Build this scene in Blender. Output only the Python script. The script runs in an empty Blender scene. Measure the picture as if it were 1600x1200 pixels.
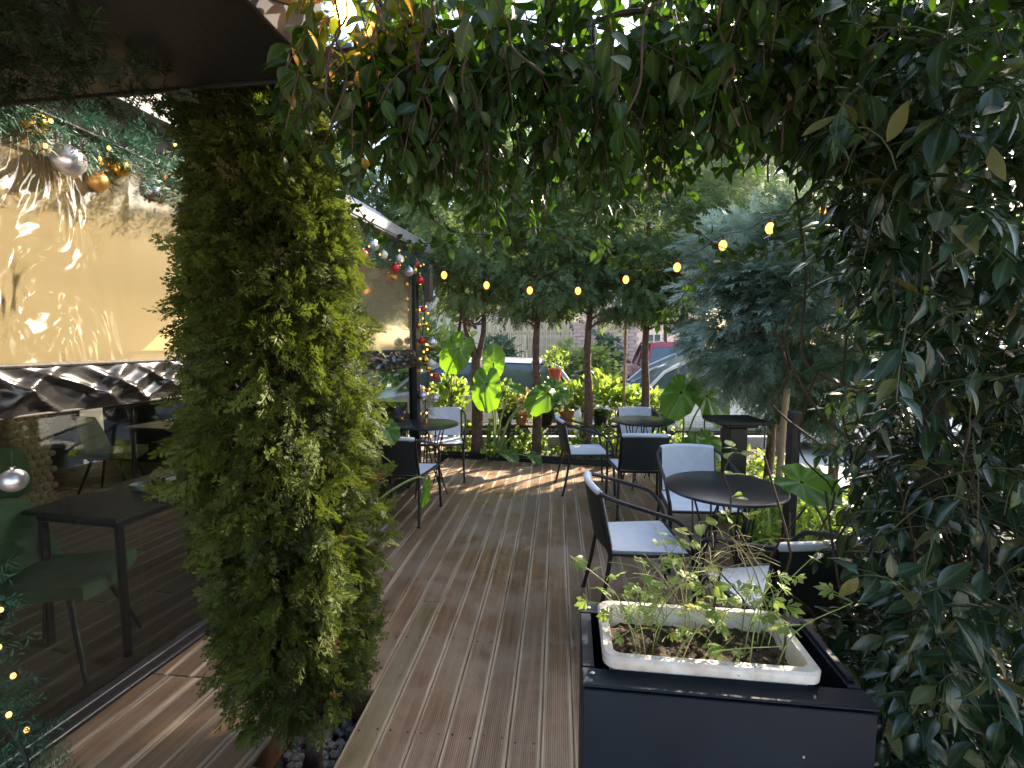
import bpy, bmesh, math, random
import numpy as np
from mathutils import Vector, Matrix

random.seed(7)
RNG = np.random.default_rng(7)
SC = bpy.context.scene
COL = SC.collection
R = math.radians

# ------------------------------------------------------------------ camera
PITCH = math.atan(65 / 740)
CAM = Vector((0, 0, 1.6))
cd = bpy.data.cameras.new('camera')
cam = bpy.data.objects.new('camera', cd)
COL.objects.link(cam)
cam.location = CAM
cam.rotation_euler = (math.pi / 2 - PITCH, 0, 0)
cd.sensor_width = 36
cd.lens = 36 * 740 / 1600
cd.clip_start = 0.02
cd.clip_end = 600
SC.camera = cam

# ------------------------------------------------------------------ light
SUN_AZ, SUN_EL = R(47), R(34)
w = bpy.data.worlds.new('World')
SC.world = w
w.use_nodes = True
nt = w.node_tree
bg = nt.nodes['Background']
sky = nt.nodes.new('ShaderNodeTexSky')
sky.sky_type = 'NISHITA'
sky.sun_disc = False
sky.sun_elevation = SUN_EL
sky.sun_rotation = SUN_AZ
sky.air_density = 1.0
sky.dust_density = 2.5
nt.links.new(sky.outputs[0], bg.inputs[0])
bg.inputs[1].default_value = 0.15
sl = bpy.data.lights.new('sun', 'SUN')
sl.energy = 5.0
sl.angle = R(0.6)
sl.color = (1.0, 0.86, 0.66)
sun = bpy.data.objects.new('sun', sl)
COL.objects.link(sun)
SD = Vector((math.sin(SUN_AZ) * math.cos(SUN_EL), math.cos(SUN_AZ) * math.cos(SUN_EL), math.sin(SUN_EL)))
sun.rotation_euler = (-SD).to_track_quat('-Z', 'Y').to_euler()
SC.view_settings.view_transform = 'Standard'
SC.view_settings.look = 'None'
SC.view_settings.gamma = 1
SC.view_settings.use_curve_mapping = False
SC.view_settings.exposure = 2.2
SC.render.engine = 'CYCLES'
SC.cycles.use_denoising = True
SC.cycles.max_bounces = 10
SC.cycles.diffuse_bounces = 5
SC.cycles.transparent_max_bounces = 24
SC.cycles.caustics_reflective = False
SC.cycles.caustics_refractive = False
SC.cycles.sample_clamp_indirect = 6.0

# ------------------------------------------------------------------ helpers
class MB:
    def __init__(s):
        s.v = []; s.f = []; s.n = 0
    def add(s, V, F):
        V = np.asarray(V, float).reshape(-1, 3)
        s.v.append(V)
        s.f += [tuple(int(i) + s.n for i in f) for f in F]
        s.n += len(V)
        return s
    def box(s, c, size, rz=0, ch=0.004):
        hx, hy, hz = [a / 2 for a in size]
        ch = min(ch, hx * .49, hy * .49, hz * .49)
        V = []; idx = {}
        for sx in (-1, 1):
            for sy in (-1, 1):
                for sz in (-1, 1):
                    for ax in range(3):
                        p = [sx * (hx - ch), sy * (hy - ch), sz * (hz - ch)]
                        p[ax] = (sx * hx, sy * hy, sz * hz)[ax]
                        idx[(sx, sy, sz, ax)] = len(V); V.append(p)
        F = []
        for ax in range(3):
            for sg in (-1, 1):
                o = [a for a in range(3) if a != ax]
                q = []
                for a, b in ((-1, -1), (1, -1), (1, 1), (-1, 1)):
                    k = [0, 0, 0]; k[ax] = sg; k[o[0]] = a; k[o[1]] = b
                    q.append(idx[(k[0], k[1], k[2], ax)])
                F.append(q)
        for ax in range(3):
            o = [a for a in range(3) if a != ax]
            for a in (-1, 1):
                for b in (-1, 1):
                    k = [0, 0, 0]; k[o[0]] = a; k[o[1]] = b
                    k1 = list(k); k1[ax] = -1; k2 = list(k); k2[ax] = 1
                    F.append([idx[(*k1, o[0])], idx[(*k2, o[0])], idx[(*k2, o[1])], idx[(*k1, o[1])]])
        for sx in (-1, 1):
            for sy in (-1, 1):
                for sz in (-1, 1):
                    F.append([idx[(sx, sy, sz, a)] for a in range(3)])
        V = np.array(V); cz, sn = math.cos(rz), math.sin(rz)
        V = np.stack([V[:, 0] * cz - V[:, 1] * sn, V[:, 0] * sn + V[:, 1] * cz, V[:, 2]], 1) + np.array(c)
        return s.add(V, F)
    def tube(s, pts, r, n=8, cap=True):
        P = np.array(pts, float); m = len(P)
        rr = np.full(m, r) if np.isscalar(r) else np.array(r, float)
        T = np.zeros_like(P)
        T[1:-1] = P[2:] - P[:-2]; T[0] = P[1] - P[0]; T[-1] = P[-1] - P[-2]
        T /= np.linalg.norm(T, axis=1)[:, None] + 1e-12
        up = np.array([0, 0, 1.]) if abs(T[0][2]) < .9 else np.array([1., 0, 0])
        x = np.cross(T[0], up); x /= np.linalg.norm(x)
        V = []; ang = np.arange(n) * 2 * math.pi / n
        for i in range(m):
            x = x - T[i] * x.dot(T[i]); x /= np.linalg.norm(x) + 1e-12
            y = np.cross(T[i], x)
            V.append(P[i] + rr[i] * (np.cos(ang)[:, None] * x + np.sin(ang)[:, None] * y))
        V = np.concatenate(V)
        F = []
        for i in range(m - 1):
            for j in range(n):
                k = (j + 1) % n
                F.append((i * n + j, i * n + k, (i + 1) * n + k, (i + 1) * n + j))
        if cap:
            F.append(tuple(range(n))[::-1]); F.append(tuple((m - 1) * n + j for j in range(n)))
        return s.add(V, F)
    def lathe(s, prof, n=24, c=(0, 0, 0), axis='z'):
        V = []; ang = np.arange(n) * 2 * math.pi / n
        for r, z in prof:
            V.append(np.stack([r * np.cos(ang), r * np.sin(ang), np.full(n, z)], 1))
        V = np.concatenate(V)
        if axis == 'y':
            V = V[:, [0, 2, 1]] * np.array([1, 1, -1])
        F = []
        for i in range(len(prof) - 1):
            for j in range(n):
                k = (j + 1) % n
                F.append((i * n + j, i * n + k, (i + 1) * n + k, (i + 1) * n + j))
        if prof[0][0] > 1e-4: F.append(tuple(range(n))[::-1])
        if prof[-1][0] > 1e-4: F.append(tuple((len(prof) - 1) * n + j for j in range(n)))
        return s.add(V + np.array(c), F)
    def sphere(s, c, r, n=12, sz=1.0):
        m = max(4, n // 2)
        prof = [(max(1e-5, r * math.sin(math.pi * i / m)), -r * sz * math.cos(math.pi * i / m)) for i in range(m + 1)]
        return s.lathe(prof, n, c)
    def mesh(s, name, mat, sharp=0.7):
        me = bpy.data.meshes.new(name)
        V = np.concatenate(s.v) if s.v else np.zeros((0, 3))
        me.from_pydata(V.tolist(), [], s.f)
        me.update()
        me.polygons.foreach_set('use_smooth', np.ones(len(me.polygons), bool))
        me.set_sharp_from_angle(angle=sharp)
        if mat: me.materials.append(mat)
        return me
    def build(s, name, mat, parent=None, loc=None, rz=0, sharp=0.7):
        return link(name, s.mesh(name, mat, sharp), parent, loc, rz)

def link(name, me, parent=None, loc=None, rz=0):
    o = bpy.data.objects.new(name, me)
    COL.objects.link(o)
    if parent: o.parent = parent
    if loc is not None: o.location = loc
    if rz: o.rotation_euler = (0, 0, rz)
    return o

def tag(o, label=None, cat=None, group=None, kind=None):
    if label: o['label'] = label
    if cat: o['category'] = cat
    if group: o['group'] = group
    if kind: o['kind'] = kind
    return o

def thing(name, label, cat, loc=(0, 0, 0), rz=0, group=None, kind=None):
    o = link(name, None, None, loc, rz)
    return tag(o, label, cat, group, kind)

def copy_tree(root, loc=None, rz=None):
    def rec(o, par):
        c = o.copy(); COL.objects.link(c)
        if par is not None:
            c.parent = par; c.matrix_parent_inverse = o.matrix_parent_inverse.copy()
        for ch in [x for x in bpy.data.objects if x.parent == o and x is not c]:
            rec(ch, c)
        return c
    r = rec(root, None)
    if loc is not None: r.location = loc
    if rz is not None: r.rotation_euler = (0, 0, rz)
    return r

def curve_pts(P, n=24):
    """Catmull-Rom through the points"""
    P = [np.array(p, float) for p in P]
    Q = [2 * P[0] - P[1]] + P + [2 * P[-1] - P[-2]]
    out = []
    segs = len(P) - 1
    per = max(2, n // segs)
    for i in range(segs):
        a, b, c, d = Q[i:i + 4]
        for k in range(per):
            t = k / per
            out.append(.5 * ((2 * b) + (-a + c) * t + (2 * a - 5 * b + 4 * c - d) * t * t + (-a + 3 * b - 3 * c + d) * t ** 3))
    out.append(P[-1])
    return out

# ------------------------------------------------------------------ materials
def newmat(name):
    m = bpy.data.materials.new(name); m.use_nodes = True
    nt = m.node_tree
    return m, nt, nt.nodes['Principled BSDF'], nt.nodes['Material Output']
def N(nt, t, **k):
    n = nt.nodes.new(t)
    for a, b in k.items(): setattr(n, a, b)
    return n
def setin(n, **k):
    for a, b in k.items(): n.inputs[a.replace('_', ' ')].default_value = b
def rgba(c): return (c[0], c[1], c[2], 1)

def mat(name, c1, c2=None, rough=.5, metal=0, scale=8, bump=0, bscale=60, spec=.5, emit=0, rvar=0):
    m, nt, b, out = newmat(name)
    setin(b, Roughness=rough, Metallic=metal)
    b.inputs['Specular IOR Level'].default_value = spec
    tc = N(nt, 'ShaderNodeTexCoord')
    if c2 is None: c2 = tuple(x * .8 for x in c1)
    nz = N(nt, 'ShaderNodeTexNoise'); setin(nz, Scale=scale, Detail=6, Roughness=.6)
    nt.links.new(tc.outputs['Object'], nz.inputs['Vector'])
    rp = N(nt, 'ShaderNodeValToRGB')
    rp.color_ramp.elements[0].position = .35; rp.color_ramp.elements[1].position = .65
    rp.color_ramp.elements[0].color = rgba(c1); rp.color_ramp.elements[1].color = rgba(c2)
    nt.links.new(nz.outputs[0], rp.inputs[0])
    nt.links.new(rp.outputs[0], b.inputs['Base Color'])
    if rvar:
        mr = N(nt, 'ShaderNodeMapRange'); setin(mr, To_Min=max(0.02, rough - rvar), To_Max=rough + rvar, From_Min=.3, From_Max=.7)
        nt.links.new(nz.outputs[0], mr.inputs[0]); nt.links.new(mr.outputs[0], b.inputs['Roughness'])
    if bump:
        n2 = N(nt, 'ShaderNodeTexNoise'); setin(n2, Scale=bscale, Detail=5)
        nt.links.new(tc.outputs['Object'], n2.inputs['Vector'])
        bp = N(nt, 'ShaderNodeBump'); setin(bp, Strength=bump, Distance=.01)
        nt.links.new(n2.outputs[0], bp.inputs['Height']); nt.links.new(bp.outputs[0], b.inputs['Normal'])
    if emit:
        b.inputs['Emission Color'].default_value = rgba(c1); b.inputs['Emission Strength'].default_value = emit
    return m

def leafmat(name, dark, light, trans=(.3, .45, .03), tw=.35, rough=.4, spec=.4, yellow=None, objvar=True):
    """leaf: 'var' attribute (per leaf) and object random drive the colour; part of the light passes through"""
    m, nt, b, out = newmat(name)
    at = N(nt, 'ShaderNodeAttribute'); at.attribute_name = 'var'
    oi = N(nt, 'ShaderNodeObjectInfo')
    ad = N(nt, 'ShaderNodeMath', operation='ADD')
    nt.links.new(at.outputs['Fac'], ad.inputs[0])
    if objvar: nt.links.new(oi.outputs['Random'], ad.inputs[1])
    else: ad.inputs[1].default_value = 0
    fr = N(nt, 'ShaderNodeMath', operation='FRACT'); nt.links.new(ad.outputs[0], fr.inputs[0])
    rp = N(nt, 'ShaderNodeValToRGB'); e = rp.color_ramp.elements
    e[0].color = rgba(dark); e[1].color = rgba(light); e[1].position = .9
    if yellow:
        q = rp.color_ramp.elements.new(.97); q.color = rgba(yellow)
    nt.links.new(fr.outputs[0], rp.inputs[0])
    tc = N(nt, 'ShaderNodeTexCoord'); nz = N(nt, 'ShaderNodeTexNoise'); setin(nz, Scale=70, Detail=3); nt.links.new(tc.outputs['Object'], nz.inputs['Vector'])
    nr_ = N(nt, 'ShaderNodeMapRange'); setin(nr_, From_Min=.3, From_Max=.7, To_Min=.72, To_Max=1.28); nt.links.new(nz.outputs[0], nr_.inputs[0])
    hs = N(nt, 'ShaderNodeHueSaturation'); nt.links.new(rp.outputs[0], hs.inputs['Color']); nt.links.new(nr_.outputs[0], hs.inputs['Value'])
    ra = N(nt, 'ShaderNodeAttribute'); ra.attribute_name = 'rib'
    rr = N(nt, 'ShaderNodeMapRange'); setin(rr, From_Min=.80, From_Max=.92, To_Min=0, To_Max=.45); nt.links.new(ra.outputs['Fac'], rr.inputs[0])
    rm = N(nt, 'ShaderNodeMix', data_type='RGBA'); nt.links.new(rr.outputs[0], rm.inputs[0]); nt.links.new(hs.outputs[0], rm.inputs[6])
    rm.inputs[7].default_value = rgba(tuple(min(1, x * 2.2 + .03) for x in light))
    nt.links.new(rm.outputs[2], b.inputs['Base Color'])
    setin(b, Roughness=rough); b.inputs['Specular IOR Level'].default_value = spec
    tr = N(nt, 'ShaderNodeBsdfTranslucent')
    mx = N(nt, 'ShaderNodeMix', data_type='RGBA', blend_type='MIX'); mx.inputs[0].default_value = .75
    nt.links.new(rp.outputs[0], mx.inputs[6]); mx.inputs[7].default_value = rgba(trans)
    nt.links.new(mx.outputs[2], tr.inputs['Color'])
    ms = N(nt, 'ShaderNodeMixShader'); ms.inputs[0].default_value = tw
    nt.links.new(b.outputs[0], ms.inputs[1]); nt.links.new(tr.outputs[0], ms.inputs[2])
    nt.links.new(ms.outputs[0], out.inputs[0])
    return m

M = {}
M['black_metal'] = mat('black_metal', (.012, .012, .014), (.02, .02, .022), rough=.38, rvar=.1, spec=.5)
M['table_top'] = mat('table_top', (.016, .018, .022), (.020, .022, .026), rough=.3, scale=6, rvar=.015)
M['white_sling'] = mat('white_sling', (.66, .68, .72), (.74, .76, .79), rough=.75, scale=14, bump=.12, bscale=420)
M['black_sling'] = mat('black_sling', (.016, .018, .018), (.022, .024, .022), rough=.7, bump=.15, bscale=420)
M['planter_black'] = mat('planter_black', (.009, .0115, .016), (.013, .016, .022), rough=.45, scale=5, rvar=.1, bump=.06, bscale=300)
def chipped():
    m = mat('chipped_black_paint', (.006, .010, .018), (.010, .016, .027), rough=.55, scale=5, rvar=.08, bump=.05, bscale=300, spec=.25)
    nt = m.node_tree; b = nt.nodes['Principled BSDF']; src = b.inputs['Base Color'].links[0].from_socket
    tc = N(nt, 'ShaderNodeTexCoord'); nz = N(nt, 'ShaderNodeTexNoise'); setin(nz, Scale=38, Detail=2); nt.links.new(tc.outputs['Object'], nz.inputs['Vector'])
    r = N(nt, 'ShaderNodeMapRange'); setin(r, From_Min=.755, From_Max=.77); nt.links.new(nz.outputs[0], r.inputs[0])
    mx = N(nt, 'ShaderNodeMix', data_type='RGBA'); nt.links.new(r.outputs[0], mx.inputs[0]); nt.links.new(src, mx.inputs[6]); mx.inputs[7].default_value = (.42, .38, .34, 1)
    nt.links.new(mx.outputs[2], b.inputs['Base Color'])
    return m
M['planter_black'] = chipped()
M['screw'] = mat('screw', (.35, .36, .38), rough=.35, metal=1)
M['white_plastic'] = mat('white_plastic', (.56, .46, .38), (.82, .76, .70), rough=.5, scale=16, bump=.12, bscale=60)
M['soil'] = mat('soil', (.022, .015, .010), (.09, .065, .045), rough=.95, scale=40, bump=1.0, bscale=90)
M['bed_soil'] = mat('bed_soil', (.03, .02, .013), (.09, .06, .036), rough=.95, scale=14, bump=1.0, bscale=50)
M['bark'] = mat('bark', (.09, .052, .034), (.19, .115, .08), rough=.9, scale=22, bump=1.0, bscale=45)
M['bark_dark'] = mat('bark_dark', (.04, .026, .018), (.09, .06, .042), rough=.9, scale=22, bump=1.0, bscale=45)
M['twig'] = mat('twig', (.03, .019, .012), (.06, .038, .024), rough=.85, scale=30)
M['green_stem'] = mat('green_stem', (.16, .22, .05), (.26, .32, .10), rough=.5, scale=12)
M['dry_stem'] = mat('dry_stem', (.28, .24, .11), (.40, .34, .18), rough=.7, scale=12)
M['stake_wood'] = mat('stake_wood', (.33, .22, .12), (.45, .32, .18), rough=.8, scale=12)
M['dark_wood'] = mat('dark_wood', (.022, .018, .015), (.045, .036, .028), rough=.7, scale=18, bump=.4, bscale=60)
M['joist'] = mat('joist', (.10, .045, .02), (.16, .08, .035), rough=.8, scale=18)
M['stone'] = mat('stone', (.05, .052, .06), (.13, .135, .145), rough=.8, scale=20)
M['asphalt'] = mat('asphalt', (.15, .15, .15), (.22, .215, .21), rough=.9, scale=3, bump=.3, bscale=90)
M['paving'] = mat('paving', (.42, .40, .37), (.52, .50, .46), rough=.9, scale=4, bump=.2, bscale=60)
M['concrete'] = mat('concrete', (.30, .29, .27), (.44, .42, .39), rough=.9, scale=6, bump=.3, bscale=60)
M['terracotta'] = mat('terracotta', (.38, .13, .06), (.48, .19, .10), rough=.8, scale=10)
M['red_pot'] = mat('red_pot', (.52, .07, .03), (.58, .10, .05), rough=.5)
M['black_pot'] = mat('black_pot', (.012, .012, .012), rough=.5)
M['vinyl_black'] = mat('vinyl_black', (.012, .012, .013), (.018, .017, .017), rough=.24, spec=.7)
M['slab'] = mat('slab', (.006, .006, .006), (.010, .009, .009), rough=.6, scale=6, bump=.2, bscale=40)
M['slab_face'] = mat('slab_face', (.022, .022, .026), (.045, .045, .05), rough=.8, scale=5, spec=.12)
M['grey_roof'] = mat('grey_roof', (.13, .125, .13), (.19, .18, .18), rough=.5, scale=4)
M['cream_awning'] = mat('cream_awning', (.58, .52, .42), (.66, .6, .5), rough=.8)
M['beam'] = mat('beam', (.075, .055, .045), (.11, .085, .07), rough=.55, scale=4)
M['ceiling_dark'] = mat('ceiling_dark', (.10, .09, .08), (.14, .13, .11), rough=.8)
M['lit_curtain_cream'] = mat('lit_curtain_cream', (.50, .42, .26), (.58, .50, .33), rough=.85, scale=3)
M['dark_wall'] = mat('dark_wall', (.05, .045, .04), (.08, .07, .06), rough=.8, scale=3)
M['stone_tan'] = mat('stone_tan', (.36, .26, .14), (.55, .43, .27), rough=.9, scale=12, bump=.5, bscale=40)
M['green_velvet'] = mat('green_velvet', (.12, .17, .09), (.16, .22, .12), rough=.9, scale=12)
M['olive_velvet'] = mat('olive_velvet', (.2, .19, .08), (.26, .25, .11), rough=.9, scale=12)
M['ceramic'] = mat('ceramic', (.78, .75, .68), rough=.25)
M['red_box'] = mat('red_box', (.32, .07, .03), (.42, .12, .06), rough=.5, scale=30)
M['paper'] = mat('paper', (.75, .74, .72), rough=.7)
M['steel'] = mat('steel', (.5, .52, .55), rough=.3, metal=1)
M['bulb'] = mat('bulb', (1.0, .36, .05), (1.0, .36, .05), emit=1.2)
M['bulb_near'] = mat('bulb_near', (1.0, .42, .07), (1.0, .42, .07), emit=22)
M['fairy'] = mat('fairy', (1.0, .40, .08), (1.0, .40, .08), emit=1.2)
M['silver_ball'] = mat('silver_ball', (.62, .60, .66), (.66, .64, .7), rough=.28, metal=.75)
M['gold_ball'] = mat('gold_ball', (.75, .47, .08), (.8, .52, .1), rough=.2, metal=1)
M['bronze_ball'] = mat('bronze_ball', (.62, .33, .09), (.66, .37, .11), rough=.42, metal=.7)
M['red_ball'] = mat('red_ball', (.55, .02, .03), (.6, .03, .04), rough=.2, metal=.3)
M['pearl_ball'] = mat('pearl_ball', (.7, .62, .48), (.75, .68, .55), rough=.4)
M['tyre'] = mat('tyre', (.012, .012, .012), (.02, .02, .02), rough=.85)
M['rim'] = mat('rim', (.45, .46, .48), rough=.3, metal=1)
M['car_glass'] = mat('car_glass', (.08, .11, .12), (.10, .13, .15), rough=.04, spec=1.0)
M['car_black'] = mat('car_black', (.012, .012, .013), rough=.6)
M['lamp_red'] = mat('lamp_red', (.5, .01, .01), rough=.15)
M['lamp_clear'] = mat('lamp_clear', (.75, .75, .75), rough=.1)
M['plate'] = mat('plate', (.75, .75, .75), rough=.5)
M['brick_red'] = mat('brick_red', (.52, .34, .26), (.62, .43, .34), rough=.9, scale=8)
M['plaster'] = mat('plaster', (.66, .60, .52), (.74, .68, .60), rough=.9, scale=2)
M['plaster_pink'] = mat('plaster_pink', (.66, .52, .46), (.74, .6, .54), rough=.9, scale=2)
M['window_glass'] = mat('window_glass', (.05, .07, .09), (.07, .09, .12), rough=.08, spec=.9)
M['reed'] = mat('reed', (.55, .40, .22), (.70, .56, .36), rough=.85, scale=9)
M['wire'] = mat('wire', (.30, .31, .3), rough=.5, metal=.6)
M['cable'] = mat('cable', (.012, .012, .012), rough=.6)

def paint(name, c):
    m = mat(name, c, tuple(x * .94 for x in c), rough=.35)
    b = m.node_tree.nodes['Principled BSDF']
    b.inputs['Coat Weight'].default_value = 1; b.inputs['Coat Roughness'].default_value = .05
    return m
M['paint_silver'] = paint('paint_silver', (.42, .46, .52))
M['paint_white'] = paint('paint_white', (.78, .78, .78))
M['paint_red'] = paint('paint_red', (.30, .022, .028))
M['paint_yellow'] = paint('paint_yellow', (.75, .48, .02))
M['paint_blue'] = paint('paint_blue', (.05, .16, .42))

L = {}
L['vine'] = leafmat('vine_leaf', (.010, .026, .005), (.030, .060, .010), (.10, .22, .010), .32, .40, .35)
L['hedge'] = leafmat('hedge_leaf', (.008, .022, .010), (.026, .052, .022), (.08, .14, .02), .15, .26, .55, yellow=(.12, .11, .03))
L['thuja'] = leafmat('thuja_leaf', (.011, .019, .004), (.092, .118, .018), (.19, .25, .025), .24, .6, .25, objvar=False)
L['cypress'] = leafmat('cypress_leaf', (.050, .098, .040), (.19, .25, .11), (.34, .46, .16), .32, .65, .2)
L['blue'] = leafmat('blue_cypress_leaf', (.21, .31, .24), (.50, .59, .48), (.36, .45, .32), .28, .65, .2)
L['pale'] = leafmat('pale_conifer_leaf', (.10, .15, .08), (.26, .32, .2), (.45, .52, .25), .35, .65, .2)
L['far'] = leafmat('far_leaf', (.06, .10, .03), (.16, .21, .07), (.45, .55, .12), .4, .6, .2)
L['far_dark'] = leafmat('far_conifer_leaf', (.05, .085, .055), (.12, .17, .11), (.26, .36, .2), .3, .65, .2)
L['bed'] = leafmat('bed_leaf', (.06, .12, .02), (.20, .28, .05), (.40, .55, .07), .40, .42, .4)
L['weed'] = leafmat('weed_leaf', (.10, .18, .04), (.26, .34, .10), (.55, .7, .12), .4, .5, .35, yellow=(.42, .36, .08))
L['garland'] = leafmat('garland_needle', (.014, .060, .030), (.04, .13, .075), (.05, .15, .08), .12, .5, .4)
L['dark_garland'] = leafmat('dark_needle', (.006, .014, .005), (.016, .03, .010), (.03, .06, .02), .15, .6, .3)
L['straw'] = leafmat('straw_leaf', (.30, .24, .10), (.5, .42, .22), (.6, .5, .2), .3, .7, .2)

def earmat():
    m, nt, b, out = newmat('elephant_ear_leaf')
    at = N(nt, 'ShaderNodeAttribute'); at.attribute_name = 'vein'
    oi = N(nt, 'ShaderNodeObjectInfo')
    tc = N(nt, 'ShaderNodeTexCoord')
    nz = N(nt, 'ShaderNodeTexNoise'); setin(nz, Scale=14, Detail=5)
    nt.links.new(tc.outputs['Object'], nz.inputs['Vector'])
    rp = N(nt, 'ShaderNodeValToRGB'); e = rp.color_ramp.elements
    e[0].color = (.035, .11, .018, 1); e[0].position = .3; e[1].color = (.07, .17, .03, 1); e[1].position = .7
    nt.links.new(nz.outputs[0], rp.inputs[0])
    mx = N(nt, 'ShaderNodeMix', data_type='RGBA')
    nt.links.new(at.outputs['Fac'], mx.inputs[0]); nt.links.new(rp.outputs[0], mx.inputs[6]); mx.inputs[7].default_value = (.34, .44, .14, 1)
    nt.links.new(mx.outputs[2], b.inputs['Base Color'])
    setin(b, Roughness=.38); b.inputs['Specular IOR Level'].default_value = .45
    bp = N(nt, 'ShaderNodeBump'); setin(bp, Strength=.45, Distance=.012)
    nt.links.new(nz.outputs[0], bp.inputs['Height']); nt.links.new(bp.outputs[0], b.inputs['Normal'])
    tr = N(nt, 'ShaderNodeBsdfTranslucent')
    m2 = N(nt, 'ShaderNodeMix', data_type='RGBA')
    nt.links.new(at.outputs['Fac'], m2.inputs[0]); m2.inputs[6].default_value = (.26, .50, .02, 1); m2.inputs[7].default_value = (.12, .28, .015, 1)
    nt.links.new(m2.outputs[2], tr.inputs['Color'])
    ms = N(nt, 'ShaderNodeMixShader'); ms.inputs[0].default_value = .36
    nt.links.new(b.outputs[0], ms.inputs[1]); nt.links.new(tr.outputs[0], ms.inputs[2]); nt.links.new(ms.outputs[0], out.inputs[0])
    return m
L['ear'] = earmat()

def boardmat(name, c_dark, c_warm, c_grey, edge, wet=.5):
    m, nt, b, out = newmat(name)
    tc = N(nt, 'ShaderNodeTexCoord'); oi = N(nt, 'ShaderNodeObjectInfo'); geo = N(nt, 'ShaderNodeNewGeometry')
    # streaky grain: local coordinates stretched along the board, shifted per board
    mp = N(nt, 'ShaderNodeMapping'); mp.inputs['Scale'].default_value = (38, 1.6, 10)
    off = N(nt, 'ShaderNodeVectorMath', operation='SCALE'); off.inputs[0].default_value = (37, 53, 11)
    nt.links.new(oi.outputs['Random'], off.inputs['Scale'])
    add = N(nt, 'ShaderNodeVectorMath', operation='ADD')
    nt.links.new(tc.outputs['Object'], add.inputs[0]); nt.links.new(off.outputs[0], add.inputs[1])
    nt.links.new(add.outputs[0], mp.inputs['Vector'])
    g = N(nt, 'ShaderNodeTexNoise'); setin(g, Scale=1.0, Detail=7, Roughness=.65); nt.links.new(mp.outputs[0], g.inputs['Vector'])
    # large wear patches run over many boards (world space)
    p = N(nt, 'ShaderNodeTexNoise'); setin(p, Scale=1.7, Detail=5, Roughness=.6); nt.links.new(geo.outputs['Position'], p.inputs['Vector'])
    p2 = N(nt, 'ShaderNodeTexNoise'); setin(p2, Scale=5.5, Detail=4, Roughness=.6); nt.links.new(geo.outputs['Position'], p2.inputs['Vector'])
    r1 = N(nt, 'ShaderNodeValToRGB'); e = r1.color_ramp.elements
    e[0].color = rgba(c_dark); e[0].position = .3; e[1].color = rgba(c_warm); e[1].position = .7
    nt.links.new(g.outputs[0], r1.inputs[0])
    mA = N(nt, 'ShaderNodeMix', data_type='RGBA'); mA.inputs[7].default_value = rgba(c_grey)
    pr = N(nt, 'ShaderNodeMapRange'); setin(pr, From_Min=.44, From_Max=.60, To_Min=0, To_Max=.75)
    pm = N(nt, 'ShaderNodeMath', operation='MULTIPLY_ADD'); pm.inputs[1].default_value = .35
    nt.links.new(p2.outputs[0], pm.inputs[0]); 
    pq = N(nt, 'ShaderNodeMath', operation='MULTIPLY'); pq.inputs[1].default_value = .65
    nt.links.new(p.outputs[0], pq.inputs[0]); nt.links.new(pq.outputs[0], pm.inputs[2])
    nt.links.new(pm.outputs[0], pr.inputs[0]); nt.links.new(pr.outputs[0], mA.inputs[0]); nt.links.new(r1.outputs[0], mA.inputs[6])
    # per-board tint
    hv = N(nt, 'ShaderNodeHueSaturation'); nt.links.new(mA.outputs[2], hv.inputs['Color'])
    vr = N(nt, 'ShaderNodeMapRange'); setin(vr, To_Min=.82, To_Max=1.16); nt.links.new(oi.outputs['Random'], vr.inputs[0]); nt.links.new(vr.outputs[0], hv.inputs['Value'])
    # pale worn edges
    sx = N(nt, 'ShaderNodeSeparateXYZ'); nt.links.new(tc.outputs['Object'], sx.inputs[0])
    ab = N(nt, 'ShaderNodeMath', operation='ABSOLUTE'); nt.links.new(sx.outputs[0], ab.inputs[0])
    er = N(nt, 'ShaderNodeMapRange'); setin(er, From_Min=.046, From_Max=.054, To_Min=0, To_Max=.85); nt.links.new(ab.outputs[0], er.inputs[0])
    em = N(nt, 'ShaderNodeMath', operation='MULTIPLY'); nt.links.new(er.outputs[0], em.inputs[0])
    gr = N(nt, 'ShaderNodeMapRange'); setin(gr, From_Min=.35, From_Max=.6); nt.links.new(g.outputs[0], gr.inputs[0]); nt.links.new(gr.outputs[0], em.inputs[1])
    mB = N(nt, 'ShaderNodeMix', data_type='RGBA'); mB.inputs[7].default_value = rgba(edge)
    nt.links.new(em.outputs[0], mB.inputs[0]); nt.links.new(hv.outputs[0], mB.inputs[6])
    nt.links.new(mB.outputs[2], b.inputs['Base Color'])
    # damp sheen
    rr = N(nt, 'ShaderNodeMapRange'); setin(rr, From_Min=.35, From_Max=.65, To_Min=wet, To_Max=.8)
    nt.links.new(pm.outputs[0], rr.inputs[0]); nt.links.new(rr.outputs[0], b.inputs['Roughness'])
    b.inputs['Specular IOR Level'].default_value = .4
    # fine grooves along the board
    gm = N(nt, 'ShaderNodeMath', operation='MULTIPLY'); gm.inputs[1].default_value = 2 * math.pi / .0085
    nt.links.new(sx.outputs[0], gm.inputs[0])
    si = N(nt, 'ShaderNodeMath', operation='SINE'); nt.links.new(gm.outputs[0], si.inputs[0])
    su = N(nt, 'ShaderNodeMath', operation='MULTIPLY_ADD'); su.inputs[1].default_value = .35; nt.links.new(si.outputs[0], su.inputs[0]); nt.links.new(g.outputs[0], su.inputs[2])
    bp = N(nt, 'ShaderNodeBump'); setin(bp, Strength=.38, Distance=.003)
    nt.links.new(su.outputs[0], bp.inputs['Height']); nt.links.new(bp.outputs[0], b.inputs['Normal'])
    return m
M['deck'] = boardmat('deck_wood', (.082, .046, .023), (.215, .126, .064), (.24, .182, .125), (.45, .36, .25), .23)
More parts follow.
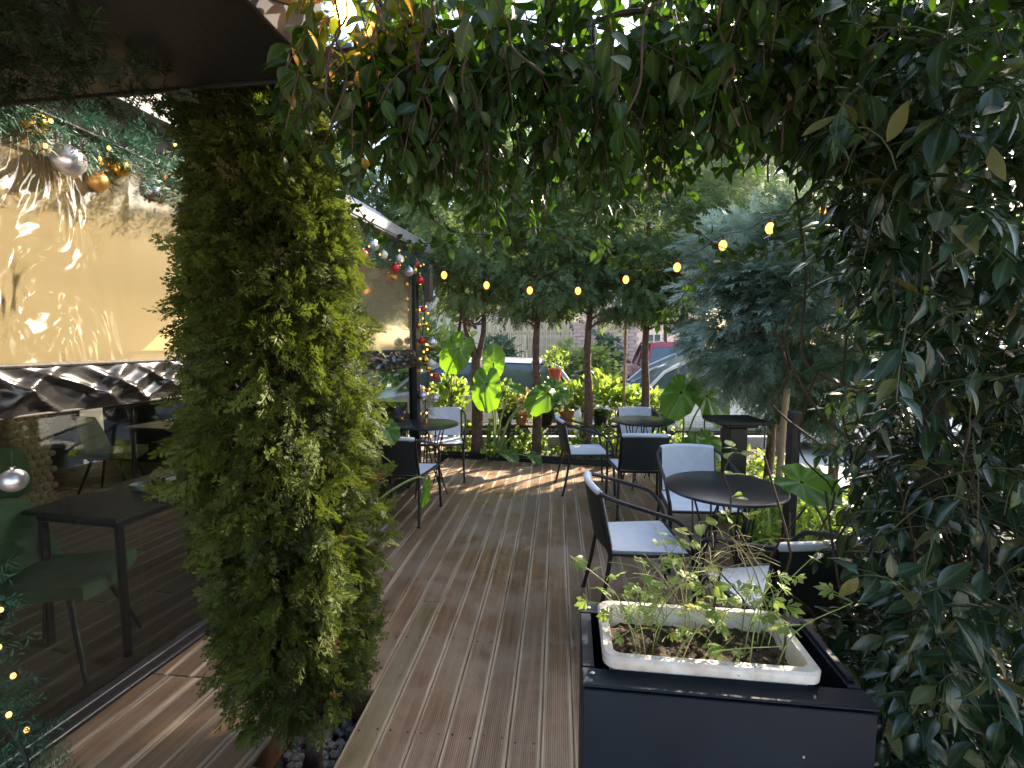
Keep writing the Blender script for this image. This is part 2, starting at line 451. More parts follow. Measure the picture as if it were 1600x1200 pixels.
M['deck_moss'] = boardmat('deck_wood_mossy', (.085, .062, .030), (.175, .125, .060), (.205, .17, .11), (.38, .31, .21), .35)
M['floor_in'] = boardmat('inner_floor_wood', (.17, .10, .06), (.30, .18, .11), (.34, .25, .17), (.42, .31, .22), .35)

def glassmat(name, tint=(.9, .95, .93), refl=.06):
    m, nt, b, out = newmat(name)
    nt.nodes.remove(b)
    g = N(nt, 'ShaderNodeBsdfGlossy'); setin(g, Roughness=.02)
    t = N(nt, 'ShaderNodeBsdfTransparent'); t.inputs[0].default_value = rgba(tint)
    fr = N(nt, 'ShaderNodeFresnel'); setin(fr, IOR=1.45)
    ms = N(nt, 'ShaderNodeMixShader')
    nt.links.new(fr.outputs[0], ms.inputs[0]); nt.links.new(t.outputs[0], ms.inputs[1]); nt.links.new(g.outputs[0], ms.inputs[2])
    nt.links.new(ms.outputs[0], out.inputs[0])
    return m
M['glass'] = glassmat('clear_glass')

def curtainmat():
    m, nt, b, out = newmat('clear_vinyl')
    nt.nodes.remove(b)
    tc = N(nt, 'ShaderNodeTexCoord')
    sx = N(nt, 'ShaderNodeSeparateXYZ'); nt.links.new(tc.outputs['Object'], sx.inputs[0])
    # the film is wavier towards its near end
    wr = N(nt, 'ShaderNodeMapRange'); setin(wr, From_Min=1.75, From_Max=2.25, To_Min=1.0, To_Max=.0); nt.links.new(sx.outputs[1], wr.inputs[0])
    mp = N(nt, 'ShaderNodeMapping'); mp.inputs['Scale'].default_value = (1, 1.9, .8); mp.inputs['Rotation'].default_value = (-.7, 0, 0)
    nt.links.new(tc.outputs['Object'], mp.inputs['Vector'])
    nz = N(nt, 'ShaderNodeTexNoise'); setin(nz, Scale=1.9, Detail=1.5, Roughness=.4, Distortion=3.2); nt.links.new(mp.outputs[0], nz.inputs['Vector'])
    hh = N(nt, 'ShaderNodeMath', operation='MULTIPLY'); nt.links.new(nz.outputs[0], hh.inputs[0]); nt.links.new(wr.outputs[0], hh.inputs[1])
    bp = N(nt, 'ShaderNodeBump'); setin(bp, Strength=1.0, Distance=.12); nt.links.new(hh.outputs[0], bp.inputs['Height'])
    g = N(nt, 'ShaderNodeBsdfGlossy'); setin(g, Roughness=.09); g.inputs[0].default_value = (1, .95, .85, 1); nt.links.new(bp.outputs[0], g.inputs['Normal'])
    d = N(nt, 'ShaderNodeBsdfDiffuse'); d.inputs[0].default_value = (.45, .36, .20, 1)
    tl = N(nt, 'ShaderNodeBsdfTranslucent'); tl.inputs[0].default_value = (.36, .29, .14, 1)
    t = N(nt, 'ShaderNodeBsdfTransparent'); t.inputs[0].default_value = (.92, .82, .58, 1)
    m0 = N(nt, 'ShaderNodeMixShader'); m0.inputs[0].default_value = .35
    nt.links.new(d.outputs[0], m0.inputs[1]); nt.links.new(tl.outputs[0], m0.inputs[2])
    m1 = N(nt, 'ShaderNodeMixShader'); m1.inputs[0].default_value = .42
    nt.links.new(m0.outputs[0], m1.inputs[1]); nt.links.new(t.outputs[0], m1.inputs[2])
    fr = N(nt, 'ShaderNodeFresnel'); setin(fr, IOR=1.55); nt.links.new(bp.outputs[0], fr.inputs['Normal'])
    fa = N(nt, 'ShaderNodeMath', operation='MULTIPLY_ADD'); fa.inputs[1].default_value = 1.5; fa.inputs[2].default_value = .04; fa.use_clamp = True
    nt.links.new(fr.outputs[0], fa.inputs[0])
    m2 = N(nt, 'ShaderNodeMixShader'); nt.links.new(fa.outputs[0], m2.inputs[0])
    nt.links.new(m1.outputs[0], m2.inputs[1]); nt.links.new(g.outputs[0], m2.inputs[2])
    nt.links.new(m2.outputs[0], out.inputs[0])
    return m
M['vinyl_clear'] = curtainmat()

# ------------------------------------------------------------------ leaf kit
def leaf_shape(Ln, W, prof, fold=.15, curl=.15, twist=0.0):
    """one leaf along +Y, folded on its midrib; returns verts, tris"""
    V = [(0, 0, 0)]; F = []
    n = len(prof)
    for i, (t, wd) in enumerate(prof):
        z = -curl * Ln * t * t
        a = twist * t
        for s in (-1, 0, 1):
            x = s * wd * W / 2; zz = fold * abs(x)
            V.append((x * math.cos(a), t * Ln, z + zz + x * math.sin(a)))
    V.append((0, Ln, -curl * Ln))
    tip = len(V) - 1
    F += [(0, 2, 1), (0, 3, 2)]
    for i in range(n - 1):
        a = 1 + 3 * i; b = a + 3
        F += [(a, a + 1, b + 1), (a, b + 1, b), (a + 1, a + 2, b + 2), (a + 1, b + 2, b + 1)]
    a = 1 + 3 * (n - 1)
    F += [(a, a + 1, tip), (a + 1, a + 2, tip)]
    return np.array(V, float), np.array(F, int)
OV = [(.12, .55), (.3, .95), (.5, 1.0), (.72, .66), (.88, .28)]
LANC = [(.14, .55), (.32, .95), (.52, 1.0), (.75, .62), (.9, .25)]
ROUND = [(.06, .5), (.22, .92), (.45, 1.0), (.72, .82), (.9, .45)]
VINE = [leaf_shape(1, .55, OV, f, c, tw) for f, c, tw in ((.2, .1, .2), (.35, .25, -.3), (.1, -.08, .3), (.25, .4, 0), (.15, .15, -.5))]
HEDGE = [leaf_shape(1, .39, LANC, f, c, tw) for f, c, tw in ((.3, .15, .2), (.45, .35, -.3), (.2, -.05, .3), (.3, .5, 0), (.5, .2, -.4))]
BROAD = [leaf_shape(1, .68, ROUND, f, c, tw) for f, c, tw in ((.15, .1, .1), (.25, .3, -.2), (.1, -.1, .2))]
STRAP = [leaf_shape(1, .10, LANC, f, c, tw) for f, c, tw in ((.3, .5, .3), (.2, .8, -.4), (.3, .25, .6))]

def strip(V, F, a, b, wd, nrm):
    a = np.array(a); b = np.array(b); d = b - a
    x = np.cross(d, nrm); x /= np.linalg.norm(x) + 1e-9
    k = len(V)
    m = a + d * .45
    V += [a, m + x * wd / 2, b, m - x * wd / 2]
    F += [(k, k + 1, k + 2), (k, k + 2, k + 3)]

def spray(seed, nl=7, sub=3, droop=.35, wd=.05, spread=.9, lat=.5):
    """flat fan-like conifer spray along +Y, unit length"""
    r = random.Random(seed)
    V = []; F = []; nz = np.array([0, 0, 1.])
    def pt(t): return np.array([.06 * math.sin(3 * t + seed), t, -droop * t * t])
    strip(V, F, pt(0), pt(.55), wd * .7, nz); strip(V, F, pt(.5), pt(1.0), wd, nz)
    for i in range(nl):
        t = .12 + .82 * i / nl
        for s in (-1, 1):
            if r.random() < .08: continue
            base = pt(t + r.uniform(-.03, .03))
            ln = lat * (1 - .65 * t) * r.uniform(.7, 1.15)
            an = spread * r.uniform(.75, 1.15)
            d = np.array([s * math.sin(an), math.cos(an), r.uniform(-.35, .15) - .3 * t])
            tip = base + d * ln
            strip(V, F, base, tip, wd, nz)
            for j in range(sub):
                q = base + d * ln * (.3 + .55 * j / max(1, sub))
                for s2 in (-1, 1):
                    a2 = an + s2 * .7
                    d2 = np.array([s * math.sin(a2), math.cos(a2), r.uniform(-.3, .2)])
                    strip(V, F, q, q + d2 * ln * .38 * (1 - .2 * j), wd * .9, nz)
    return np.array(V), np.array(F, int)
THUJA = [spray(i, 7, 2, .3, .048, .85, .5) for i in range(6)]
CYP = [spray(20 + i, 6, 1, .3, .055, .75, .45) for i in range(6)]
FEATHER = [spray(40 + i, 8, 1, .2, .035, .55, .5) for i in range(6)]
def needle_twig(seed, n=26, ln=.28, wd=.03):
    r = random.Random(seed); V = []; F = []
    for i in range(n):
        t = i / n; a = r.uniform(0, 6.28)
        d = np.array([math.cos(a) * .8, .62, math.sin(a) * .8]) * ln * r.uniform(.7, 1.1)
        b = np.array([0, t, 0.])
        strip(V, F, b, b + d, wd, np.array([math.sin(a), .2, -math.cos(a)]))
    return np.array(V), np.array(F, int)
NEEDLE = [needle_twig(i) for i in range(4)]

def norm(a): return a / (np.linalg.norm(a, axis=-1, keepdims=True) + 1e-9)
def frames(D, Nn):
    D = norm(D); X = norm(np.cross(D, Nn)); Z = np.cross(X, D)
    return np.stack([X, D, Z], -1)

def tri_mesh(name, V, F, material, var=None, rib=False):
    me = bpy.data.meshes.new(name)
    me.vertices.add(len(V)); me.vertices.foreach_set('co', V.astype(np.float32).ravel())
    me.loops.add(F.size); me.loops.foreach_set('vertex_index', F.astype(np.int32).ravel())
    me.polygons.add(len(F)); me.polygons.foreach_set('loop_start', np.arange(0, F.size, 3, dtype=np.int32))
    if var is not None:
        at = me.attributes.new('var', 'FLOAT', 'POINT'); at.data.foreach_set('value', var.astype(np.float32))
    if rib:
        at = me.attributes.new('rib', 'FLOAT', 'POINT')
        at.data.foreach_set('value', np.tile(np.array([1] + [0, 1, 0] * 5 + [1], np.float32), len(V) // 17))
    me.update(calc_edges=True); me.validate()
    if rib: me.polygons.foreach_set('use_smooth', np.ones(len(me.polygons), bool))
    me.materials.append(material)
    return me

def bake(name, variants, P, D, Nn, S, material, parent=None, var=None):
    n = len(P); S = np.broadcast_to(np.asarray(S, float), (n,))
    Mx = frames(np.asarray(D, float), np.asarray(Nn, float))
    k = RNG.integers(0, len(variants), n)
    var = RNG.random(n) if var is None else var
    VV = []; FF = []; AA = []; base = 0
    for i, (V, F) in enumerate(variants):
        s = np.where(k == i)[0]
        if not len(s): continue
        W = np.einsum('nij,vj->nvi', Mx[s], V) * S[s, None, None] + P[s, None, :]
        VV.append(W.reshape(-1, 3))
        FF.append((F[None] + (np.arange(len(s)) * len(V))[:, None, None] + base).reshape(-1, 3))
        AA.append(np.repeat(var[s], len(V)))
        base += len(s) * len(V)
    me = tri_mesh(name, np.concatenate(VV), np.concatenate(FF), material, np.concatenate(AA), rib=all(len(V) == 17 for V, F in variants))
    o = link(name, me, parent)
    if parent is not None: o['kind'] = 'stuff'
    return o

def leaf_objects(name, variants, P, D, Nn, S, material, parent):
    """single leaves as objects sharing a few meshes"""
    Mx = frames(np.asarray(D, float), np.asarray(Nn, float))
    ms = [tri_mesh(name, V, F, material, rib=len(V) == 17) for V, F in variants]
    inv = np.array(parent.location)
    for i in range(len(P)):
        o = bpy.data.objects.new(name, ms[i % len(ms)])
        m = Matrix([[*(Mx[i][r] * S[i]), P[i][r] - inv[r]] for r in range(3)] + [[0, 0, 0, 1]])
        o.parent = parent; o.matrix_basis = m
        COL.objects.link(o)

CP, SP = math.cos(PITCH), math.sin(PITCH)
def project(P):
    z = P[:, 2] - 1.6
    dep = P[:, 1] * CP - z * SP; up = P[:, 1] * SP + z * CP
    dd = np.maximum(dep, .05)
    return 800 + 740 * P[:, 0] / dd, 600 - 740 * up / dd, dep

def leafy(root, variants, P, D, Nn, S, material, leaf_name, rest_name, limit=300):
    """nearest / largest leaves in the frame become single parts, the rest one mass"""
    px, py, dep = project(P)
    inside = (px > 0) & (px < 1600) & (py > 0) & (py < 1200) & (dep > .2)
    size = np.where(inside, S / np.maximum(dep, .1), 0)
    order = np.argsort(-size)
    a, b = order[:limit], order[limit:]
    leaf_objects(leaf_name, variants, P[a], D[a], Nn[a], S[a], material, root)
    o = bake(rest_name, variants, P[b] - np.array(root.location), D[b], Nn[b], S[b], material, root)
    return o

def rdir(n):
    a = RNG.normal(size=(n, 3)); return norm(a)

# ------------------------------------------------------------------ setting
A_D = R(5.5)                                   # decking runs this much to the right of straight ahead
DV = np.array([math.sin(A_D), math.cos(A_D)]); DU = np.array([math.cos(A_D), -math.sin(A_D)])
A_W = math.atan(.198)                          # the glazed terrace wall
WV = np.array([math.sin(A_W), math.cos(A_W)]); WU = np.array([math.cos(A_W), -math.sin(A_W)])
def wallx(y): return -2.23 + .198 * y
W0 = np.array([wallx(0), 0.])

gm = MB(); gm.add([(-150, -150, -.26), (150, -150, -.26), (150, 250, -.26), (-150, 250, -.26)], [(0, 1, 2, 3)])
tag(gm.build('ground', M['paving']), kind='structure')
gm = MB(); gm.add([(-60, 8.1, -.235), (70, 8.1, -.235), (70, 26, -.235), (-60, 26, -.235)], [(0, 1, 2, 3)])
gm.add([(1.8, 26, -.235), (12, 26, -.235), (20, 120, -.235), (6, 120, -.235)], [(0, 1, 2, 3)])
tag(gm.build('road', M['asphalt']), kind='structure')
# planted soil round the deck: bumpy sheet
def soil_sheet(name, x0, x1, y0, y1, z, amp, nx, ny, hole=None):
    xs = np.linspace(x0, x1, nx); ys = np.linspace(y0, y1, ny)
    V = [(x, y, z + amp * (math.sin(3.1 * x + 1.3 * y) * .5 + math.sin(7 * x - 5 * y) * .3 + random.uniform(-.4, .4))) for y in ys for x in xs]
    F = [(j * nx + i, j * nx + i + 1, (j + 1) * nx + i + 1, (j + 1) * nx + i) for j in range(ny - 1) for i in range(nx - 1)]
    return tag(MB().add(V, F).build(name, M['bed_soil'], sharp=3.2), kind='structure')
soil_sheet('flower_bed', -2.6, 3.9, 5.7, 7.35, -.06, .03, 60, 20)
soil_sheet('flower_bed', 1.55, 4.6, -.5, 5.9, -.09, .03, 34, 60)
kb = MB(); kb.box((.6, 7.45, -.06), (7.4, .14, .34), ch=.015)
tag(kb.build('kerb', M['concrete']), kind='structure')
kb = MB(); kb.box((3.35, 4.4, -.02), (.30, 3.4, .10), rz=-.45, ch=.012)
tag(kb.build('path', M['concrete']), kind='structure')

def clip(poly, a, b, c):
    """keep a*x+b*y<=c"""
    out = []
    for i in range(len(poly)):
        p, q = poly[i], poly[(i + 1) % len(poly)]
        dp, dq = a * p[0] + b * p[1] - c, a * q[0] + b * q[1] - c
        if dp <= 0: out.append(p)
        if (dp < 0 < dq) or (dq < 0 < dp):
            t = dp / (dp - dq); out.append((p[0] + (q[0] - p[0]) * t, p[1] + (q[1] - p[1]) * t))
    return out
def area(p): return abs(sum(p[i][0] * p[(i + 1) % len(p)][1] - p[(i + 1) % len(p)][0] * p[i][1] for i in range(len(p)))) / 2

def board(poly, u, v0, v1, ang, U, Vv, z, material, parent, th=.026):
    """a bevelled plank cut to a convex outline; its own origin lies on its centre line"""
    if len(poly) < 3 or area(poly) < .004: return
    c = U * u + Vv * ((v0 + v1) / 2)
    ca, sa = math.cos(ang), math.sin(ang)
    loc = []
    for p in poly:
        d = np.array(p) - c
        loc.append((d @ U, d @ Vv))
    bm = bmesh.new()
    vs = [bm.verts.new((x, y, 0)) for x, y in loc]
    f = bm.faces.new(vs)
    if f.normal.z < 0: f.normal_flip()
    f.normal_update()
    if f.normal.z < 0: bmesh.ops.reverse_faces(bm, faces=[f])
    r = bmesh.ops.extrude_face_region(bm, geom=[f])
    nv = [e for e in r['geom'] if isinstance(e, bmesh.types.BMVert)]
    bmesh.ops.translate(bm, verts=nv, vec=(0, 0, th))
    top = [e for e in bm.edges if all(abs(v.co.z - th) < 1e-6 for v in e.verts)]
    bmesh.ops.bevel(bm, geom=top, offset=.0035, segments=1, affect='EDGES')
    bmesh.ops.recalc_face_normals(bm, faces=bm.faces)
    me = bpy.data.meshes.new('board'); bm.to_mesh(me); bm.free()
    me.materials.append(material)
    o = link('board', me, parent, (c[0], c[1], z - th + random.uniform(-.0015, .0015)))
    o.rotation_euler = (random.uniform(-.001, .001), random.uniform(-.004, .004), -ang)
    return o

deck = link('deck', None); deck['kind'] = 'structure'
PW = .130
# far edge of the deck: line through (-.69,6.45) and (1.17,6.04)
FA, FB = .2203, 1.0; FC = FA * -.69 + 6.45 - .02
WA, WB, WC = -1.0, .198, 2.23 - .05            # right of the wall: -x + .198y <= 2.18
U0, U1 = -.834, 1.45
VP0, VP1 = 1.56, 1.985                           # tree pit, along the boards
i = 0
u = U0
cols = []
while u < U1: cols.append(u); u += PW
uu = U0 - PW
while uu > -2.6: cols.append(uu); uu -= PW
for u in cols:
    a, b = u + .0014, u + PW - .0014
    mossy = abs(u - U0) < 1e-6
    start = -.6 if u >= U0 - 1e-6 else VP1 + .003
    cuts = [start]
    if mossy: cuts.append(2.75)
    if random.random() < .3: cuts.append(random.uniform(2.9, 5.2))
    cuts.append(7.2)
    for v0, v1 in zip(cuts[:-1], cuts[1:]):
        q = [tuple(DU * x + DV * y) for x, y in ((a, v0 + .0015), (b, v0 + .0015), (b, v1 - .0015), (a, v1 - .0015))]
        q = clip(q, FA, FB, FC); q = clip(q, WA, WB, WC) if q else q
        board(q, u + PW / 2, v0, v1, A_D, DU, DV, 0, M['deck_moss'] if mossy and v0 < 0 else M['deck'], deck)
# planks beside the wall, parallel to it, up to the back of the tree pit
PL = -1.16                                       # left side of the pit in deck coordinates
w = -2.2
for k in range(13):
    a, b = wallx(0) * WU[0] + .02 + k * .14, wallx(0) * WU[0] + .02 + k * .14 + .136
    q0 = [tuple(WU * x + WV * y) for x, y in ((a, -.6), (b, -.6), (b, 2.6), (a, 2.6))]
    q0 = clip(q0, DU[0], DU[1], U0 - .003); q0 = clip(q0, DV[0], DV[1], VP1) if q0 else q0
    if not q0: continue
    pieces = [clip(q0, DU[0], DU[1], PL)]
    rest = clip(q0, -DU[0], -DU[1], -PL - .002)
    if rest: pieces.append(clip(rest, DV[0], DV[1], VP0))
    for q in pieces:
        if q: board(q, (a + b) / 2, -.6, 2.6, A_W, WU, WV, 0, M['deck'], deck)
# pit lining and joists under the deck
jb = MB()
pc = DU * ((PL + U0) / 2) + DV * ((VP0 + VP1) / 2)
for du, dv, sx_, sy_ in ((0, (VP1 - VP0) / 2 + .012, U0 - PL + .04, .024), (0, -(VP1 - VP0) / 2 - .012, U0 - PL + .04, .024),
                         ((U0 - PL) / 2 + .012, 0, .024, VP1 - VP0), (-(U0 - PL) / 2 - .012, 0, .024, VP1 - VP0)):
    c = pc + DU * du + DV * dv
    jb.box((c[0], c[1], -.095), (sx_, sy_, .13), rz=-A_D)
jb.build('pit_frame', M['joist'], deck)
V = []; F = []
for k in range(150):
    s = pc + DU * random.uniform(-.15, .15) + DV * random.uniform(-.2, .2)
    mbs = MB().sphere((s[0], s[1], -.17 + random.uniform(-.01, .03)), random.uniform(.012, .03), 6, random.uniform(.5, .8))
    V.append(mbs.v[0]); F.append(mbs.f)
st = MB()
for v, f in zip(V, F): st.add(v + np.array([0, 0, 0]), f)
o = st.build('pebbles', M['stone']); tag(o, 'grey pebbles in the square tree pit', 'pebbles', kind='stuff')
pm = MB(); pm.box((pc[0], pc[1], -.215), (.5, .6, .06), rz=-A_D)
tag(pm.build('soil', M['soil']), kind='structure')
sb = MB()
for k in range(len(cols)):
    u = cols[k]
    for v in np.arange(1.15, 6.2, .62):
        for du in (.028, PW - .028):
            p = DU * (u + du) + DV * (v + random.uniform(-.012, .012))
            if FA * p[0] + p[1] > FC - .03 or p[0] < wallx(p[1]) + .08 or (u < U0 - 1e-6 and v < VP1 + .02): continue
            sb.lathe([(.0045, .0), (.0045, .0022), (.001, .0024)], 6, (p[0], p[1], 0))
o = sb.build('screws', M['dark_wood'], deck); o['kind'] = 'stuff'
# black edging angle at the far end of the deck
eb = MB()
ex0, ex1 = np.array([-1.02, 6.52]), np.array([2.12, 5.83])
mid = (ex0 + ex1) / 2; ang = math.atan2(*(ex1 - ex0)[::-1]); ln = np.linalg.norm(ex1 - ex0)
eb.box((mid[0], mid[1] + .025, -.03), (ln, .04, .14), rz=ang)
eb.box((mid[0], mid[1] + .06, .062), (ln, .05, .035), rz=ang)
eb.build('deck_edging', M['black_metal'], deck)

# inner floor
inner = link('inner_floor', None); inner['kind'] = 'structure'
for k in range(30):
    b = wallx(0) * WU[0] - .06 - k * .15; a = b - .146
    cuts = [-2.4, random.uniform(-1, 1.2), random.uniform(2.2, 3.8), 7.6]
    for v0, v1 in zip(cuts[:-1], cuts[1:]):
        q = [tuple(WU * x + WV * y) for x, y in ((a, v0), (b, v0), (b, v1 - .003), (a, v1 - .003))]
        board(q, (a + b) / 2, v0, v1, A_W, WU, WV, -.005, M['floor_in'], inner)

# ------------------------------------------------------------------ glazed terrace wall on the left
terrace = thing('terrace', 'dark glazed café terrace with clear vinyl curtains on the left', 'terrace', (0, 0, 0))
def wp(v, off, z):
    """point on the wall: v metres along it, off metres towards the deck"""
    p = W0 + WV * v + WU * off
    return (p[0], p[1], z)
VEND = 5.62
def wbox(mb, v0, v1, off, z0, z1, th, ch=.004):
    c = wp((v0 + v1) / 2, off, (z0 + z1) / 2)
    return mb.box(c, (th, v1 - v0, z1 - z0), rz=-A_W, ch=ch)
wbox(MB(), -1.2, VEND, 0, .0, .055, .075).build('base_track', M['black_metal'], terrace)
wbox(MB(), -1.2, VEND, .05, .0, .022, .03).build('track_lip', M['black_metal'], terrace)
for v in (-1.1, VEND):
    wbox(MB(), v - .05, v + .05, 0, .055, 2.55, .1).build('post', M['black_metal'], terrace)
wbox(MB(), -1.2, VEND + .12, .0, 2.47, 2.60, .12).build('top_beam', M['beam'], terrace)
wbox(MB(), -1.2, VEND + .05, .10, 2.60, 2.72, .20).build('gutter', M['grey_roof'], terrace)
# clear vinyl curtain: a real film with folds
def film(v0, v1, z0, z1, nx, nz, fn):
    V = []; F = []
    for j in range(nz):
        for i in range(nx):
            s, t = i / (nx - 1), j / (nz - 1)
            V.append(wp(v0 + (v1 - v0) * s, fn(v0 + (v1 - v0) * s, z0 + (z1 - z0) * t, t), z0 + (z1 - z0) * t))
    for j in range(nz - 1):
        for i in range(nx - 1):
            F.append((j * nx + i, j * nx + i + 1, (j + 1) * nx + i + 1, (j + 1) * nx + i))
    return MB().add(V, F)
from mathutils import noise as mn
def curt(v, z, t):
    k = max(0.12, min(1, (2.9 - v) / 1.5))
    return .012 + .035 * k * mn.noise((v * 1.3 - z * 1.0, z * 1.0, 3.0)) + .006 * mn.noise((v * 1.2, z * 4, 1.0))
for v0, v1 in ((-1.05, 3.55), (3.60, VEND - .06)):
    film(v0, v1, 1.49, 2.47, int((v1 - v0) * 45), 50, curt).build('clear_curtain', M['vinyl_clear'], terrace, sharp=3.2)
def val(v, z, t):
    env = min(1, 2.2 * (1 - t) + .12) * min(1, 1.6 * t + .35)
    q = 1 - t
    r1 = max(0, 1 - abs(mn.noise((v * 3.6 + q * .75, q * .6, 4.0))) * 4.2) ** 1.6
    r2 = max(0, 1 - abs(mn.noise((v * 4.4 - q * 1.0, q * .5, 11.0))) * 4.6) ** 1.8
    return .03 + env * (.045 * r1 + .036 * r2 + .03 * mn.noise((v * 2.0, q * .8, 7)) + .005 * mn.noise((v * 12, z * 20, 2)))
film(-1.05, VEND - .06, 1.325, 1.505, 460, 26, val).build('black_valance', M['vinyl_black'], terrace, sharp=3.2)
MB().tube([wp(-1.05, .03, 1.512), wp(VEND - .06, .03, 1.512)], .010, 8).build('curtain_rail', M['dark_wood'], terrace)
MB().tube([wp(-1.05, .03, 1.322), wp(VEND - .06, .03, 1.322)], .006, 8).build('hem_rod', M['dark_wood'], terrace)
# low glass under the curtain
for k in range(4):
    v0 = -1.05 + k * 1.66
    wbox(MB(), v0, v0 + 1.65, -.012, .055, 1.30, .010, ch=.001).build('glass_pane', M['glass'], terrace)
# inside: ceiling, back walls
b = MB(); c = wp(2.6, -2.4, 2.66); b.box(c, (4.6, 10.2, .06), rz=-A_W); b.build('ceiling', M['ceiling_dark'], terrace)
b = MB(); c = wp(2.6, -4.7, 1.3); b.box(c, (.1, 10.2, 2.66), rz=-A_W); b.build('back_wall', M['dark_wall'], terrace)
b = MB(); c = wp(2.6, -4.62, 1.9); b.box(c, (.04, 10.0, .85), rz=-A_W); b.build('lit_curtain_band', M['lit_curtain_cream'], terrace)  # cream colour stands in for the lit curtains opposite
b = MB(); c = wp(-2.35, -2.35, 1.3); b.box(c, (4.7, .1, 2.66), rz=-A_W); b.build('side_wall', M['dark_wall'], terrace)
for v0 in (0.2, 2.6, 5.0):
    b = MB(); wbox(b, v0 - .06, v0 + .06, -2.3, 2.48, 2.62, 4.4); b.build('ceiling_beam', M['beam'], terrace)
# end side facing the street: frame with clear curtain
endp = [wp(VEND, -4.6, 0), wp(VEND, 0, 0)]
b = MB(); c = wp(VEND, -2.3, 2.53); b.box(c, (4.5, .1, .13), rz=-A_W); b.build('end_beam', M['beam'], terrace)
for off in (-1.5, -3.0):
    b = MB(); c = wp(VEND, off, 1.23); b.box(c, (.08, .08, 2.46), rz=-A_W); b.build('end_post', M['black_metal'], terrace)
b = MB(); c = wp(VEND, -2.3, .45); b.box(c, (4.4, .04, .9), rz=-A_W); b.build('end_panel', M['dark_wall'], terrace)
# bracket under the beam end
b = MB(); c = wp(VEND + .05, .17, 2.28); b.box(c, (.075, .10, .42), rz=-A_W); b.build('beam_bracket', M['beam'], terrace)
# awnings: grey sheet over the far half and a cream one over the near half
def awning(name, v0, v1, o0, z0, o1, z1, th, material):
    a, b_, c, d = wp(v0, o0, z0), wp(v1, o0, z0), wp(v1, o1, z1), wp(v0, o1, z1)
    V = [a, b_, c, d] + [(p[0], p[1], p[2] + th) for p in (a, b_, c, d)]
    F = [(3, 2, 1, 0), (4, 5, 6, 7), (0, 1, 5, 4), (1, 2, 6, 5), (2, 3, 7, 6), (3, 0, 4, 7)]
    return MB().add(V, F).build(name, material, terrace, sharp=.3)
awning('grey_awning', 2.75, VEND + .1, .21, 2.62, -.5, 3.12, .03, M['grey_roof'])
awning('roof_sheet', 2.75, VEND + .1, -.5, 3.12, -4.8, 3.2, .03, M['grey_roof'])
awning('cream_awning', -1.2, 2.70, .0, 2.75, -1.2, 3.25, .02, M['cream_awning'])
awning('roof_sheet', -1.2, 2.70, -1.2, 3.25, -4.8, 3.3, .03, M['grey_roof'])

# dark canopy box projecting over the entrance, top left
can = thing('entrance_canopy', 'black canopy slab overhead at the upper left corner', 'canopy', (0, 0, 0))
cr = np.array([-.575, 1.50]); cdv = np.array([.14, 1.0]); cdv = cdv / np.linalg.norm(cdv); cdu = np.array([cdv[1], -cdv[0]])
def canbox(u0, u1, v0, v1, z0, z1, nm, material, ch=.004):
    c = cr + cdu * (u0 + u1) / 2 + cdv * (v0 + v1) / 2
    return MB().box((c[0], c[1], (z0 + z1) / 2), (u1 - u0, v1 - v0, z1 - z0), rz=-math.atan2(cdv[0], cdv[1]), ch=ch).build(nm, material, can)
canbox(-1.22, -.006, -2.4, 0, 2.40, 2.52, 'slab', M['slab'])
canbox(-.004, .008, -2.4, .004, 2.392, 2.60, 'side_fascia', M['slab_face'], .002)
canbox(-1.22, -.008, .004, .016, 2.392, 2.535, 'front_fascia', M['slab'], .002)

# stone pillar in the back of the terrace
pil = thing('stone_pillar', 'tan rubble stone pillar inside the glazed terrace', 'pillar', (-4.45, 4.15, 0))
MB().box((0, 0, 1.3), (.34, .34, 2.6)).build('core', M['stone_tan'], pil)
stm = [MB().sphere((0, 0, 0), 1, 7, 1).mesh('stone', M['stone_tan'], 3) for _ in range(1)]
for fz in range(22):
    z = .05 + fz * .075
    for side, n in ((0, 5), (1, 5)):
        for j in range(n):
            t = -.16 + (j + .5 * (fz % 2)) * .075
            if t > .18: continue
            o = link('stone', stm[0], pil)
            o.location = (t, -.172, z) if side == 0 else (.172, t, z)
            o.scale = (random.uniform(.034, .042), random.uniform(.018, .03), random.uniform(.03, .037)) if side == 0 else (random.uniform(.018, .03), random.uniform(.034, .042), random.uniform(.03, .037))

# ------------------------------------------------------------------ inside furniture
def rect_table(label, loc, rz, sx_, sy_, h=.74):
    t = thing('cafe_table', label, 'table', loc, rz)
    MB().box((0, 0, h - .0125), (sx_, sy_, .025), ch=.006).build('tabletop', M['in_table'], t)
    MB().box((0, 0, h - .045), (sx_ - .08, sy_ - .08, .04)).build('apron', M['black_metal'], t)
    for a in (-1, 1):
        for b in (-1, 1):
            MB().tube([(a * (sx_ / 2 - .06), b * (sy_ / 2 - .06), h - .03), (a * (sx_ / 2 - .05), b * (sy_ / 2 - .05), 0)], .02, 8).build('leg', M['black_metal'], t)
    return t
M['in_table'] = mat('in_table', (.06, .062, .062), (.075, .077, .076), rough=.4)
rect_table('dark rectangular café table behind the glass with a condiment box on it', (-2.13, 2.78, 0), -A_W, .60, .98)
rect_table('dark café table deep inside the terrace under a silver napkin box', (-3.55, 5.15, 0), -A_W, .7, .9)
